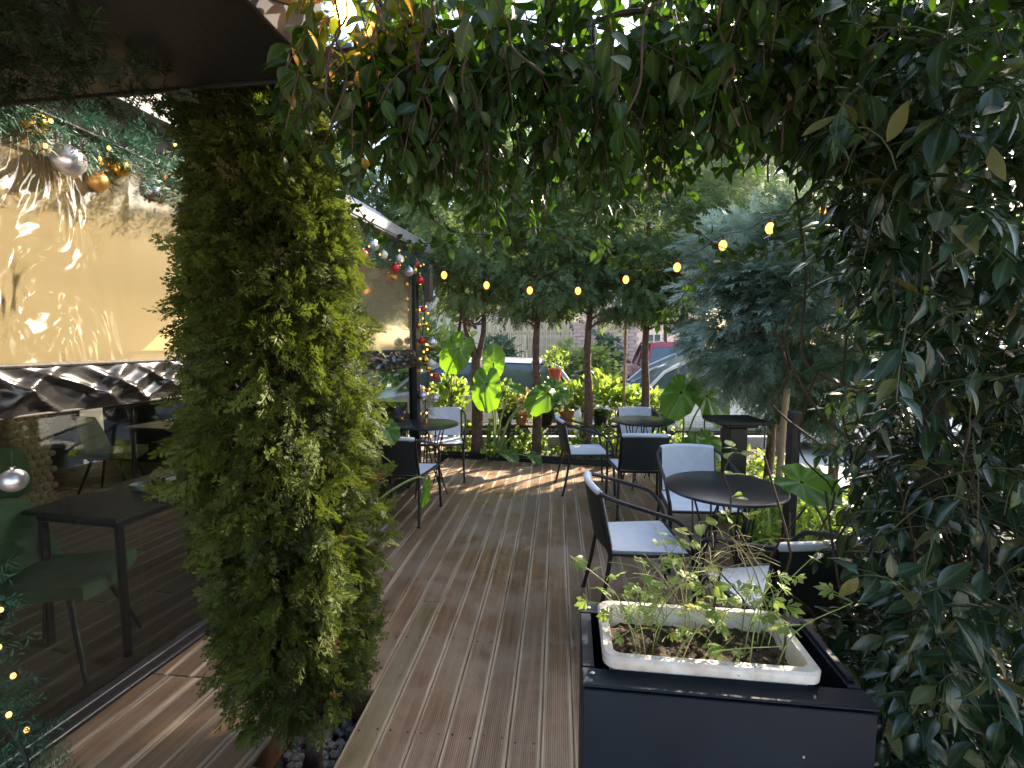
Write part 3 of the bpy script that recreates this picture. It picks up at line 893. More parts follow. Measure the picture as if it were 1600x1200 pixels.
def bucket_chair(label, loc, rz, fabric):
    t = thing('upholstered_chair', label, 'chair', loc, rz, None)
    # shell facing +Y local: seat pad and curved back
    V = []; nx, ny = 11, 9
    for j in range(ny):
        for i in range(nx):
            s = i / (nx - 1) * 2 - 1; q = j / (ny - 1)
            V.append((s * .22 * (1 - .15 * (1 - q)), -.2 + .44 * q, .45 + .035 * s * s - .02 * math.sin(q * math.pi) - .02 * max(0, q - .8) * 5))
    F = [(j * nx + i, j * nx + i + 1, (j + 1) * nx + i + 1, (j + 1) * nx + i) for j in range(ny - 1) for i in range(nx - 1)]
    def thick(V, F, off):
        n = len(V); m = nx
        V2 = V + [tuple(np.array(v) + off(v)) for v in V]
        F2 = [tuple(f) for f in F] + [tuple(x + n for x in f[::-1]) for f in F]
        edge = [(i, i + 1) for i in range(m - 1)] + [((k + 1) * m - 1, (k + 2) * m - 1) for k in range(n // m - 1)] + \
               [(n - 1 - i, n - 2 - i) for i in range(m - 1)] + [(n - m - k * m, n - 2 * m - k * m) for k in range(n // m - 1)]
        for a, b in edge: F2.append((b, a, a + n, b + n))
        return MB().add(V2, F2)
    thick(V, F, lambda v: np.array([0, 0, -.06])).build('seat', fabric, t, sharp=1.6)
    V = []
    for j in range(ny):
        for i in range(nx):
            s = i / (nx - 1) * 2 - 1; q = j / (ny - 1)
            w_ = .23 * (1 - .28 * q * q)
            V.append((s * w_, -.20 - .11 * q + .10 * s * s, .43 + .40 * q - .03 * s * s * q))
    thick(V, F, lambda v: np.array([0, -.05, 0])).build('backrest', fabric, t, sharp=1.6)
    for a in (-1, 1):
        for b in (-1, 1):
            MB().tube([(a * .12, b * .12, .40), (a * .23, b * .23, 0)], [.016, .010], 8).build('leg', M['black_metal'], t)
    MB().box((0, 0, .395), (.3, .3, .02)).build('seat_frame', M['black_metal'], t)
    return t
bucket_chair('dark green upholstered chair at the near end of the glass-side table', (-2.27, 2.27, 0), R(-78), M['green_velvet'])
bucket_chair('olive upholstered chair at the far table inside the terrace', (-4.25, 4.95, 0), R(-75), M['olive_velvet'])
bucket_chair('green upholstered chair half hidden beside the stone pillar', (-4.05, 3.55, 0), R(60), M['green_velvet'])
bowl = MB().lathe([(.03, 0), (.042, .004), (.05, .03), (.05, .04), (.045, .038), (.036, .012), (.001, .008)], 20)
tag(bowl.build('bowl', M['ceramic'], None, (-2.17, 2.70, .741)), 'small white ramekin bowl on the rectangular table', 'bowl')
t = thing('condiment_box', 'reddish brown condiment box with sachets on the rectangular table', 'box', (-2.04, 2.74, .741), R(-20))
b = MB()
for c, s in (((0, 0, .004), (.13, .10, .008)), ((0, .046, .03), (.13, .008, .05)), ((0, -.046, .03), (.13, .008, .05)), ((.061, 0, .03), (.008, .084, .05)), ((-.061, 0, .03), (.008, .084, .05))):
    b.box(c, s, ch=.002)
b.build('tray', M['red_box'], t)
for k in range(7):
    MB().box((-.048 + k * .016, random.uniform(-.01, .01), .045), (.006, .06, .06), rz=random.uniform(-.2, .2), ch=.002).build('sachet', M['paper'] if k % 3 == 0 else M['red_ball'], t)
t = thing('napkin_box', 'silver napkin box on the far table inside the terrace', 'box', (-3.5, 5.0, .74), R(15))
MB().box((0, 0, .06), (.16, .12, .12)).build('box', M['steel'], t)
MB().box((0, 0, .125), (.11, .02, .03)).build('napkin', M['paper'], t)
bowl2 = MB().lathe([(.04, 0), (.06, .01), (.07, .05), (.064, .05), (.05, .015), (.001, .01)], 20)
tag(bowl2.build('bowl', M['ceramic'], None, (-3.3, 5.2, .741)), 'cream bowl on the far table next to the napkin box', 'bowl')

# ------------------------------------------------------------------ outdoor chairs
def make_chair():
    t = thing('armchair', 'x', 'chair', (0, 0, 0), 0, 'grey sling armchairs on the deck')
    r = .0125
    for s in (-1, 1):
        x = s * .215
        # arm: back top -> forward -> bends down into the front leg
        arm = curve_pts([(s * .205, -.275, .765), (s * .25, -.18, .735), (s * .268, .02, .675), (s * .268, .14, .63), (s * .262, .215, .54), (s * .25, .235, .44), (s * .252, .25, .2), (s * .256, .262, 0)], 42)
        k = next(i for i, p in enumerate(arm) if p[2] < .45)
        MB().tube(arm[:k + 1], r, 10).build('armrest', M['black_metal'], t)
        lg = MB().tube(arm[k:], r, 10); lg.lathe([(.016, 0), (.016, .012), (.0128, .014)], 10, (arm[-1][0], arm[-1][1], 0))
        lg.build('leg', M['black_metal'], t)
        rear = curve_pts([(s * .205, -.275, .765), (s * .208, -.245, .6), (s * .212, -.215, .45), (s * .214, -.215, .38), (s * .225, -.255, .15), (s * .232, -.29, 0)], 30)
        k = next(i for i, p in enumerate(rear) if p[2] < .44)
        MB().tube(rear[:k + 1], r, 10).build('back_post', M['black_metal'], t)
        lg = MB().tube(rear[k:], r, 10); lg.lathe([(.016, 0), (.016, .012), (.0128, .014)], 10, (rear[-1][0], rear[-1][1], 0))
        lg.build('leg', M['black_metal'], t)
    fr = MB()
    fr.tube([(-.212, -.215, .425), (-.235, .0, .425), (-.248, .225, .43)], .0115, 8)
    fr.tube([(.212, -.215, .425), (.235, .0, .425), (.248, .225, .43)], .0115, 8)
    fr.tube([(-.248, .225, .43), (.248, .225, .43)], .0115, 8)
    fr.tube([(-.212, -.215, .425), (.212, -.215, .425)], .0115, 8)
    fr.build('seat_frame', M['black_metal'], t)
    # sling seat: slightly sagging sheet wrapped over the rails
    nx, ny = 13, 13; V = []
    for j in range(ny):
        for i in range(nx):
            q = j / (ny - 1); s = i / (nx - 1) * 2 - 1
            V.append((s * (.205 + .035 * q), -.205 + .437 * q, .443 - .016 * (1 - s * s) * math.sin(q * math.pi) - (.012 if j == ny - 1 else 0)))
    n = len(V); V += [(a, b, c - .012) for a, b, c in V]
    F = [(j * nx + i, j * nx + i + 1, (j + 1) * nx + i + 1, (j + 1) * nx + i) for j in range(ny - 1) for i in range(nx - 1)]
    F += [tuple(k + n for k in f[::-1]) for f in F]
    ed = [(i, i + 1) for i in range(nx - 1)] + [((k + 1) * nx - 1, (k + 2) * nx - 1) for k in range(ny - 1)] + [(n - 1 - i, n - 2 - i) for i in range(nx - 1)] + [(n - nx - k * nx, n - 2 * nx - k * nx) for k in range(ny - 1)]
    F += [(b, a, a + n, b + n) for a, b in ed]
    MB().add(V, F).build('seat', M['white_sling'], t, sharp=1.2)
    # backrest: pale front and rolled top, black rear panel
    def back(off, th, z0, z1, hw):
        V = []; ny = 12
        for j in range(ny):
            q = j / (ny - 1); z = z0 + (z1 - z0) * q
            yb = np.interp(z, [.38, .45, .6, .765, .80], [-.215, -.215, -.245, -.275, -.28])
            for i in range(nx):
                s = i / (nx - 1) * 2 - 1
                V.append((s * hw, yb + off - .028 * (1 - s * s), z + .008 * (1 - s * s) * q))
        n = len(V); V += [(a, b + th, c) for a, b, c in V]
        F = [(j * nx + i + 1, j * nx + i, (j + 1) * nx + i, (j + 1) * nx + i + 1) for j in range(ny - 1) for i in range(nx - 1)]
        F = F[::-1] + [tuple(k + n for k in f[::-1]) for f in F]
        ed = [(i, i + 1) for i in range(nx - 1)] + [((k + 1) * nx - 1, (k + 2) * nx - 1) for k in range(ny - 1)] + [(n - 1 - i, n - 2 - i) for i in range(nx - 1)] + [(n - nx - k * nx, n - 2 * nx - k * nx) for k in range(ny - 1)]
        F += [(a, b, b + n, a + n) for a, b in ed]
        return MB().add(V, F)
    back(.010, .010, .455, .775, .198).build('backrest', M['white_sling'], t, sharp=1.2)
    back(-.019, .008, .45, .752, .200).build('back_panel', M['black_sling'], t, sharp=1.2)
    roll = MB()
    P = [(s * .203, -.278 - .028 * (1 - s * s), .772 + .008 * (1 - s * s)) for s in np.linspace(-1, 1, 15)]
    roll.tube(P, [.016] + [.0195] * 13 + [.016], 12)
    roll.build('top_roll', M['white_sling'], t)
    return t
CH = [
    ((.76, 2.76, 0), R(-90), 'grey sling armchair in profile on the left of the nearest round table'),
    ((1.36, 3.40, 0), R(176), 'grey sling armchair facing us behind the nearest round table'),
    ((1.24, 2.16, 0), R(8), 'dark-backed armchair turned away from us just behind the black planter'),
    ((.80, 5.08, 0), R(-86), 'grey sling armchair in profile left of the far right round table'),
    ((1.20, 4.44, 0), R(-3), 'armchair showing its dark back in front of the far right round table'),
    ((1.52, 5.58, 0), R(178), 'grey sling armchair behind the far right round table by the flower bed'),
    ((-.82, 5.56, 0), R(184), 'grey sling armchair facing us behind the round table on the left'),
    ((-.99, 4.30, 0), R(-9), 'armchair with its dark back to us beside the big thuja, at the left table'),
]
proto = make_chair()
for i, (loc, rz, lab) in enumerate(CH):
    c = proto if i == 0 else copy_tree(proto)
    c.location = loc; c.rotation_euler = (0, 0, rz); c['label'] = lab

# ------------------------------------------------------------------ round tables
def make_table():
    t = thing('round_table', 'x', 'table', (0, 0, 0), 0, 'round black bistro tables')
    MB().lathe([(.001, .722), (.335, .722), (.342, .726), (.344, .732), (.342, .738), (.336, .741), (.001, .741)], 64).build('tabletop', M['table_top'], t, sharp=1.0)
    MB().lathe([(.16, .706), (.175, .706), (.175, .722), (.16, .722)], 32).build('top_ring', M['black_metal'], t)
    for k in range(4):
        a = k * math.pi / 2 + .4
        ca, sa = math.cos(a), math.sin(a)
        def P(r_, tn, z): return (r_ * ca - tn * sa, r_ * sa + tn * ca, z)
        lg = MB()
        lg.tube(curve_pts([P(.165, -.09, .71), P(.12, -.03, .36), P(.24, .0, .012), ], 14), .0065, 8)
        lg.tube(curve_pts([P(.24, .0, .012), P(.12, .03, .36), P(.165, .09, .71)], 14), .0065, 8)
        lg.sphere(P(.24, 0, .008), .009, 8)
        lg.build('leg', M['black_metal'], t)
        MB().tube([P(.15, .1, .70), P(.07, .17, .38), P(-.05, .2, .02)], .0055, 7).build('brace', M['black_metal'], t)
    return t
TB = [((1.275, 2.78, 0), .1, 'round black bistro table nearest to us on the right, beside the hedge'),
      ((1.45, 5.20, 0), .5, 'round bistro table at the back right in front of the flower bed'),
      ((-.91, 4.98, 0), .8, 'round bistro table on the left next to the decorated terrace post')]
proto = make_table()
for i, (loc, rz, lab) in enumerate(TB):
    c = proto if i == 0 else copy_tree(proto)
    c.location = loc; c.rotation_euler = (0, 0, rz); c['label'] = lab

# ------------------------------------------------------------------ black planter, white trough
PZ = .775
pl = thing('planter_box', 'tall black metal planter box in the foreground right', 'planter', (.52, 1.215, 0), R(-7))
PXw, PYd = .655, .365
b = MB()
b.box((0, -PYd / 2 + .006, PZ / 2 - .004), (PXw, .012, PZ - .01), ch=.002)
b.build('front_panel', M['planter_black'], pl)
MB().box((0, PYd / 2 - .006, PZ / 2 - .004), (PXw, .012, PZ - .01), ch=.002).build('back_panel', M['planter_black'], pl)
for s in (-1, 1):
    MB().box((s * (PXw / 2 - .006), 0, PZ / 2 - .004), (.012, PYd - .026, PZ - .01), ch=.002).build('side_panel', M['planter_black'], pl)
# top frame as four strips round the opening
MB().box((0, -PYd / 2 + .028, PZ + .0035), (PXw + .004, .062, .006), ch=.0015).build('top_rim', M['planter_black'], pl)
MB().box((0, PYd / 2 - .028, PZ + .0035), (PXw + .004, .062, .006), ch=.0015).build('top_rim', M['planter_black'], pl)
MB().box((-PXw / 2 + .014, 0, PZ + .0035), (.03, PYd - .126, .006), ch=.0015).build('top_rim', M['planter_black'], pl)
MB().box((PXw / 2 - .014, 0, PZ + .0035), (.03, PYd - .126, .006), ch=.0015).build('top_rim', M['planter_black'], pl)
MB().box((PXw / 2 - .014, .02, PZ + .012), (.018, PYd - .13, .012), ch=.002).build('inner_flange', M['planter_black'], pl)
for x, y in ((-.305, .15), (-.305, -.145)):
    MB().lathe([(.007, 0), (.007, .002), (.004, .0035), (.001, .0035)], 12, (x, y, PZ + .0065)).build('screw', M['screw'], pl)
MB().box((0, 0, .56), (PXw - .03, PYd - .03, .01)).build('inner_shelf', M['planter_black'], pl)
tr = thing('flower_trough', 'dirty white plastic trough of soil sitting in the black planter', 'flower pot', (.500, 1.215, PZ - .142), R(-7))
def trough(hx, hy, z0, z1, rim, th):
    rc = .035; n = 6
    def ring(hx, hy, z, rc):
        out = []
        for cx, cy, a0 in ((hx - rc, hy - rc, 0), (-hx + rc, hy - rc, 90), (-hx + rc, -hy + rc, 180), (hx - rc, -hy + rc, 270)):
            for k in range(n + 1):
                a = R(a0 + 90 * k / n); out.append((cx + rc * math.cos(a), cy + rc * math.sin(a), z))
        return out
    sh = .035
    rings = [ring(hx - sh, hy - sh, z0, rc), ring(hx - rim, hy - rim, z1 - .03, rc), ring(hx, hy, z1 - .028, rc), ring(hx + .001, hy + .001, z1 - .006, rc), ring(hx - .004, hy - .004, z1, rc),
             ring(hx - th, hy - th, z1, rc * .8), ring(hx - th - .003, hy - th - .003, z1 - .005, rc * .8), ring(hx - th - .02, hy - th - .02, z1 - .1, rc * .7)]
    m = len(rings[0]); V = sum(rings, []); F = []
    for i in range(len(rings) - 1):
        for j in range(m):
            k = (j + 1) % m; F.append((i * m + j, i * m + k, (i + 1) * m + k, (i + 1) * m + j))
    F.append(tuple(range(m))[::-1])
    return MB().add(V, F)
trough(.258, .135, 0, .188, .014, .022).build('trough', M['white_plastic'], tr, sharp=.5)
V = []; nx, ny = 50, 26
for j in range(ny):
    for i in range(nx):
        x = -.228 + .456 * i / (nx - 1); y = -.105 + .21 * j / (ny - 1)
        V.append((x, y, .135 + .022 * mn.noise((x * 14, y * 14, 1)) + .012 * mn.noise((x * 45, y * 45, 5))))
F = [(j * nx + i, j * nx + i + 1, (j + 1) * nx + i + 1, (j + 1) * nx + i) for j in range(ny - 1) for i in range(nx - 1)]
MB().add(V, F).build('soil', M['soil'], tr, sharp=3)
b = MB()
for k in range(60):
    x, y = random.uniform(-.21, .21), random.uniform(-.09, .09)
    b.sphere((x, y, .146 + random.uniform(-.005, .008)), random.uniform(.004, .013), 6, random.uniform(.5, .9))
o = b.build('soil_clods', M['bed_soil'], tr); o['kind'] = 'stuff'
b = MB()
for k in range(26):
    x, y, a = random.uniform(-.2, .2), random.uniform(-.09, .09), random.uniform(0, 6.28)
    l_ = random.uniform(.02, .05)
    b.tube([(x, y, .15), (x + l_ * math.cos(a), y + l_ * math.sin(a), .158)], .0012, 4)
o = b.build('dry_bits', M['dry_stem'], tr); o['kind'] = 'stuff'
# lobed weed leaf
def lobed(seed):
    r = random.Random(seed); V = [(0, 0, 0)]; F = []
    lob = [(-1.25, .62), (-.62, .85), (0, 1.0), (.62, .85), (1.25, .62)]
    V.append((0, .35, .02))
    for a, l_ in lob:
        a += r.uniform(-.12, .12)
        d = np.array([math.sin(a), math.cos(a), 0]); n_ = np.array([math.cos(a), -math.sin(a), 0])
        k = len(V)
        V += [tuple(d * l_ * .5 - n_ * .11 * l_ + (0, 0, .0)), tuple(d * l_ * .62 - n_ * .2 * l_ + (0, 0, -.05)), tuple(d * l_ + (0, 0, -.14 * l_)), tuple(d * l_ * .62 + n_ * .2 * l_ + (0, 0, -.05)), tuple(d * l_ * .5 + n_ * .11 * l_)]
        F += [(0, k, k + 4), (k, k + 1, k + 4), (k + 1, k + 3, k + 4), (k + 1, k + 2, k + 3)]
    return np.array(V, float), np.array(F, int)
LOBED = [lobed(i) for i in range(4)]
weed = thing('weed', 'spindly pale green weeds and dry stems growing in the white trough', 'plant', (.500, 1.215, PZ - .01), R(-7))
wr_ = random.Random(11)
stems_g = MB(); stems_d = MB(); stems_w = MB()
LP, LD, LN, LS = [], [], [], []
RP, RD, RN, RS = [], [], [], []
def add_leaf(lst, p, d, s):
    lst[0].append(p); lst[1].append(d); lst[2].append((wr_.gauss(0, .5), wr_.gauss(0, .5) - .3, 1)); lst[3].append(s)
for k in range(26):
    x, y = wr_.uniform(-.2, .21), wr_.uniform(-.08, .09)
    h = wr_.uniform(.10, .30) * (1.15 if k % 4 == 0 else .9)
    lx, ly = wr_.gauss(.02, .10), wr_.gauss(.03, .07)
    P = curve_pts([(x, y, -.03), (x + lx * .3, y + ly * .3, h * .55), (x + lx, y + ly, h)], 10)
    (stems_g if k % 3 else stems_d).tube(P, [.0022 - .0012 * i / (len(P) - 1) for i in range(len(P))], 5)
    for q in range(wr_.randint(3, 6)):
        i = wr_.randint(4, len(P) - 1)
        a = wr_.uniform(0, 6.28); pl_ = wr_.uniform(.02, .06)
        d = np.array([math.cos(a), math.sin(a), wr_.uniform(-.1, .7)]); e = np.array(P[i]) + d * pl_
        stems_g.tube([P[i], e], .0009, 4)
        add_leaf((LP, LD, LN, LS), e, d + np.array([0, 0, -.4]), wr_.uniform(.022, .05))
# dry bunches of thin stems
for cx, cy, cz, n_ in ((.02, .04, .22, 34), (.10, .05, .26, 26), (-.08, .0, .16, 20)):
    for k in range(n_):
        a = wr_.uniform(0, 6.28); e = wr_.uniform(-.5, .8); l_ = wr_.uniform(.06, .14)
        p0 = np.array([cx, cy, cz]) + np.array([wr_.gauss(0, .03), wr_.gauss(0, .03), wr_.gauss(0, .02)])
        d = np.array([math.cos(a) * math.cos(e), math.sin(a) * math.cos(e), math.sin(e)])
        stems_d.tube(curve_pts([p0, p0 + d * l_ * .5, p0 + d * l_ + np.array([0, 0, -.02])], 6), .0009, 4)
# long bare stems leaning right and a tall woody twig with rounder leaves
stems_d.tube(curve_pts([(.235, .02, .0), (.20, .06, .10), (.16, .08, .22), (.10, .06, .30)], 16), .0022, 5)
stems_d.tube(curve_pts([(.24, .03, .0), (.22, .08, .14), (.17, .12, .24), (.13, .10, .31)], 16), .0016, 5)
stems_w.tube(curve_pts([(.04, .03, -.02), (.06, .05, .14), (.09, .07, .28), (.105, .10, .40), (.09, .12, .47), (.13, .14, .53)], 24), [.004 - .0024 * i / 20 for i in range(21)], 6)
stems_w.tube(curve_pts([(.07, -.03, -.02), (.10, -.04, .04), (.14, .0, .09), (.2, .02, .11)], 12), .003, 6)
stems_w.tube(curve_pts([(.19, -.06, -.02), (.215, -.02, .08), (.22, .02, .17)], 12), .003, 6)
for q in ((.105, .10, .40), (.09, .12, .46), (.12, .14, .52), (.095, .09, .35), (.13, .14, .53), (.06, .08, .36), (.02, .09, .33), (.14, .07, .37), (.0, .07, .30), (-.03, .05, .27), (.05, .06, .20), (.03, .04, .17), (-.02, .03, .19)):
    for s in (-1, 1):
        a = wr_.uniform(0, 6.28); d = np.array([math.cos(a), math.sin(a), wr_.uniform(-.2, .3)])
        stems_g.tube([q, np.array(q) + d * .02], .001, 4)
        add_leaf((RP, RD, RN, RS), np.array(q) + d * .02, d, wr_.uniform(.03, .05))
stems_g.build('green_stems', M['green_stem'], weed)['kind'] = 'stuff'
stems_d.build('dry_stems', M['dry_stem'], weed)['kind'] = 'stuff'
stems_w.build('woody_twig', M['bark_dark'], weed)
Wm = Matrix.Rotation(R(-7), 3, 'Z')
def rot(a): return (np.array(Wm) @ np.array(a).T).T
def weed_leaves(var, lists):
    P, D, Nn, S = [np.array(a, float) for a in lists]
    ms = [tri_mesh('leaf', V, F, L['weed'], rib=len(V) == 17) for V, F in var]
    Mx = frames(D, Nn)
    for i in range(len(P)):
        o = bpy.data.objects.new('leaf', ms[i % len(ms)]); o.parent = weed
        o.matrix_basis = Matrix([[*(Mx[i][r] * S[i]), P[i][r]] for r in range(3)] + [[0, 0, 0, 1]])
        COL.objects.link(o)
weed_leaves(LOBED, (LP, LD, LN, LS)); weed_leaves(BROAD, (RP, RD, RN, RS))

# ------------------------------------------------------------------ thuja column
def bent(z, c0, c1, zt): 
    t = z / zt; return c0 * (1 - t) + c1 * t
thu = thing('thuja', 'tall bushy thuja column growing out of the deck at the left', 'tree', (-.80, 1.80, -.2))
tp = [(-.02, -.02, 0), (.0, 0, .3), (-.03, .02, .9), (-.06, .04, 1.7), (-.08, .05, 2.6), (-.1, .06, 3.4)]
MB().tube(curve_pts(tp, 30), np.interp(np.linspace(0, 1, 31), [0, .1, .5, 1], [.05, .035, .02, .006]), 9).build('trunk', M['bark_dark'], thu)
n = 11000
z = np.concatenate([RNG.uniform(.18, 3.1, 7600), RNG.uniform(1.6, 2.9, 3400)])
prof_z = [0.0, .15, .4, .8, 1.2, 1.6, 1.9, 2.15, 2.5, 3.0, 3.3]
prof_r = [.10, .17, .24, .29, .295, .27, .235, .21, .20, .18, .10]
th = RNG.uniform(0, 2 * math.pi, n)
lump = np.array([mn.noise((math.cos(a) * 1.6, math.sin(a) * 1.6, zz * 2.0)) for a, zz in zip(th, z)])
lump2 = np.array([mn.noise((math.cos(a) * 5, math.sin(a) * 5, zz * 6.0)) for a, zz in zip(th, z)])
rad = np.interp(z, prof_z, prof_r) * (1 + .26 * lump + .30 * lump2) * RNG.uniform(.3, 1.0, n) ** .4
cx = np.interp(z, [0, .5, 1, 1.9, 2.4, 3.3], [.0, -.05, -.075, -.11, -.15, -.17]); cy = np.interp(z, [0, 3.3], [0, .05])
P = np.stack([cx + rad * np.cos(th), cy + rad * np.sin(th), z + .2], 1)
out = np.stack([np.cos(th), np.sin(th), np.zeros(n)], 1)
D = out * .75 + np.array([0, 0, -.28]) + RNG.normal(0, .42, (n, 3)); 
tang = np.stack([-np.sin(th), np.cos(th), np.zeros(n)], 1)
Nn = tang * RNG.choice([-1, 1], n)[:, None] * .8 + out * .5 + RNG.normal(0, .5, (n, 3)) + np.array([0, 0, .5])
bake('foliage', THUJA, P, D, Nn, RNG.uniform(.065, .125, n), L['thuja'], thu, np.clip(.42 + .55 * lump2 + .35 * lump + RNG.normal(0, .16, n), 0, .89))
# dense interior, its shade put into darker leaf colours
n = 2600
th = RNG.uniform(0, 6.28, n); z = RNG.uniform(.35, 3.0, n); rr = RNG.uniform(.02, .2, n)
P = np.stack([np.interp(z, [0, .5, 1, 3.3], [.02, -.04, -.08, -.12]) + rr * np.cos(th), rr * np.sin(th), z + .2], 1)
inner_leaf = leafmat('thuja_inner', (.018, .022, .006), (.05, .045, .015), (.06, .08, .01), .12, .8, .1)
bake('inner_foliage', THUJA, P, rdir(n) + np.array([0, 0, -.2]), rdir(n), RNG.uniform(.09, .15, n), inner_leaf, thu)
# a few browned sprays and bare twigs
n = 16
th = RNG.uniform(0, 6.28, n); z = RNG.uniform(.3, 2.2, n); rr = .32
P = np.stack([-.08 + rr * np.cos(th), rr * np.sin(th), z + .2], 1); out = np.stack([np.cos(th), np.sin(th), np.zeros(n)], 1)
brown = leafmat('dry_thuja', (.07, .045, .02), (.12, .08, .035), (.3, .15, .05), .2, .8, .2)
bake('dry_sprays', THUJA, P, out + RNG.normal(0, .4, (n, 3)), RNG.normal(0, 1, (n, 3)), RNG.uniform(.05, .09, n), brown, thu)
b = MB()
for k in range(60):
    a = random.uniform(0, 6.28); zz = random.uniform(.3, 2.8)
    b.tube(curve_pts([(-.05, 0, zz), (-.05 + .15 * math.cos(a), .15 * math.sin(a), zz + .1), (-.06 + .28 * math.cos(a), .28 * math.sin(a), zz + .13)], 6), [.008, .007, .006, .005, .004, .003, .002], 5)
b.build('branches', M['bark_dark'], thu)['kind'] = 'stuff'

# ------------------------------------------------------------------ garden arch with vine overhead
arch = thing('garden_arch', 'dark metal arch frame carrying the vine over the deck entrance', 'arch', (0, 1.45, 0))
for x, y in ((1.35, .05), (1.35, -.55), (1.35, -2.8)):
    MB().box((x, y, 1.2), (.06, .05, 2.4), ch=.004).build('post', M['dark_wood'], arch)
for y in (.05, -.55, -1.7, -2.8):  # rear beams run on out of view, added under the shading vine roof
    MB().box((.38, y, 2.44), (2.05, .05, .06), ch=.004).build('beam', M['dark_wood'], arch)
for x in (-.45, .1, .65, 1.3):
    MB().box((x, -1.4, 2.485), (.03, 3.2, .03), ch=.003).build('batten', M['dark_wood'], arch)
MB().box((1.62, .05, 2.39), (.48, .045, .055)).build('side_rail', M['dark_wood'], arch)
MB().box((1.88, .05, 1.2), (.05, .045, 2.33)).build('post', M['dark_wood'], arch)

vine = thing('overhead_vine', 'dense leafy vine hanging from the arch across the top of the view', 'climbing plant', (0, 1.4, 2.4))
stems = MB()
def sag(x0, y0, z0, x1, y1, z1, s, r, wob=.03, n=14):
    P = []
    for i in range(n + 1):
        t = i / n
        P.append((x0 + (x1 - x0) * t + random.gauss(0, wob), y0 + (y1 - y0) * t + random.gauss(0, wob), z0 + (z1 - z0) * t - s * math.sin(math.pi * t) + random.gauss(0, wob)))
    stems.tube(curve_pts([np.array(p) - np.array([0, 1.4, 2.4]) for p in P], n * 3), r, 6)
    return P
sag(-.62, 1.5, 2.36, 1.3, 1.45, 2.44, .02, .012, .012)
sag(-.6, 1.52, 2.42, 1.2, 1.3, 2.40, .05, .009, .02)
sag(-.7, 1.2, 2.48, .9, 1.6, 2.46, .0, .008, .03)
sag(.0, .6, 2.5, 1.4, 1.6, 2.5, .0, .008, .03)
for k in range(26):
    x = random.uniform(-.55, .9); y = random.uniform(1.0, 1.6); l_ = random.uniform(.15, .4)
    sag(x, y, 2.45, x + random.gauss(0, .07), y + random.gauss(0, .05), 2.45 - l_, 0, .0028, .012, 6)
# trailing shoots below the fringe
trail = [[(.86, 1.35, 2.02), (.72, 1.38, 1.88), (.62, 1.4, 1.87), (.52, 1.4, 1.93)], [(.9, 1.35, 1.88), (.75, 1.38, 1.86), (.6, 1.42, 1.83), (.5, 1.45, 1.72), (.46, 1.46, 1.66)],
         [(-.3, 1.4, 2.05), (-.2, 1.4, 1.93), (-.05, 1.4, 1.91), (.1, 1.42, 1.93), (.3, 1.42, 1.84), (.45, 1.45, 1.82)], [(-.5, 1.4, 2.1), (-.42, 1.42, 1.95), (-.3, 1.42, 1.89), (-.18, 1.42, 1.9)],
         [(.2, 1.4, 2.1), (.25, 1.4, 1.95), (.28, 1.42, 1.86), (.4, 1.44, 1.84)]]
tl_pts = []
for T in trail:
    c = curve_pts(T, 24); tl_pts += list(c)
    stems.tube([np.array(p) - np.array([0, 1.4, 2.4]) for p in c], .0016, 5)
stems.build('stems', M['twig'], vine)['kind'] = 'stuff'
# fringe: hanging shoots with paired leaves and an uneven hem
def shoots(P0, D0, Ln, droop, step, lsize, spread, wob=.02):
    """leafy shoots: returns leaf points, directions, normals, sizes and the stem polylines"""
    LPs, LDs, LNs, LSs, lines = [], [], [], [], []
    for p0, d0, ln, dr in zip(P0, D0, Ln, droop):
        m = 6; pts = []; p = np.array(p0, float); d = d0 / np.linalg.norm(d0)
        for k in range(m):
            pts.append(p.copy()); p = p + d * ln / (m - 1)
            d = d + np.array([0, 0, -dr / m]) + RNG.normal(0, wob * 3, 3); d /= np.linalg.norm(d)
        pts = np.array(pts); lines.append(pts)
        cnt_ = max(3, int(ln / step)); ph = RNG.random() * 6.28
        for k in range(cnt_):
            t = (k + .6) / cnt_ * (m - 1); i = min(m - 2, int(t)); f = t - i
            q = pts[i] * (1 - f) + pts[i + 1] * f; tg = pts[i + 1] - pts[i]; tg = tg / np.linalg.norm(tg)
            a = np.cross(tg, [.31, .2, .93]); a /= np.linalg.norm(a) + 1e-9; b_ = np.cross(tg, a)
            ang = ph + k * 1.4 + RNG.normal(0, .3)
            for s_ in (0, math.pi):
                if RNG.random() < .1: continue
                sd = a * math.cos(ang + s_) + b_ * math.sin(ang + s_)
                dd = tg * .55 + sd * spread + np.array([0, 0, -.30]) + RNG.normal(0, .18, 3)
                LPs.append(q + sd * .004); LDs.append(dd); LNs.append(np.array([0, -.25, .9]) + sd * .3 + RNG.normal(0, .3, 3))
                LSs.append(lsize * RNG.uniform(.6, 1.15) * (1 - .35 * (k / cnt_) ** 3))
    return [np.array(a) for a in (LPs, LDs, LNs, LSs)] + [lines]
ns = 285
x = RNG.uniform(-.50, 1.15, ns); y = RNG.normal(1.36, .11, ns)
hem = np.interp(x, [-.66, -.55, -.42, -.18, .11, .35, .55, .66, .78, 1.15], [2.26, 2.22, 2.04, 1.98, 1.97, 2.02, 2.09, 2.17, 2.13, 2.0])
hem = hem + np.array([.10 * mn.noise((a * 6, 0, 0)) + .05 * mn.noise((a * 22, 4, 0)) for a in x]) + RNG.uniform(-.02, .10, ns)
top = RNG.uniform(2.28, 2.52, ns)
P0 = np.stack([x, y, top], 1); D0 = np.stack([RNG.normal(0, .35, ns), RNG.normal(-.05, .35, ns), RNG.uniform(-1, -.15, ns)], 1)
P1, D1, N1, S1, lines = shoots(P0, D0, np.clip(top - hem + .03, .1, .6), RNG.uniform(.6, 2.2, ns), .046, .073, .8)
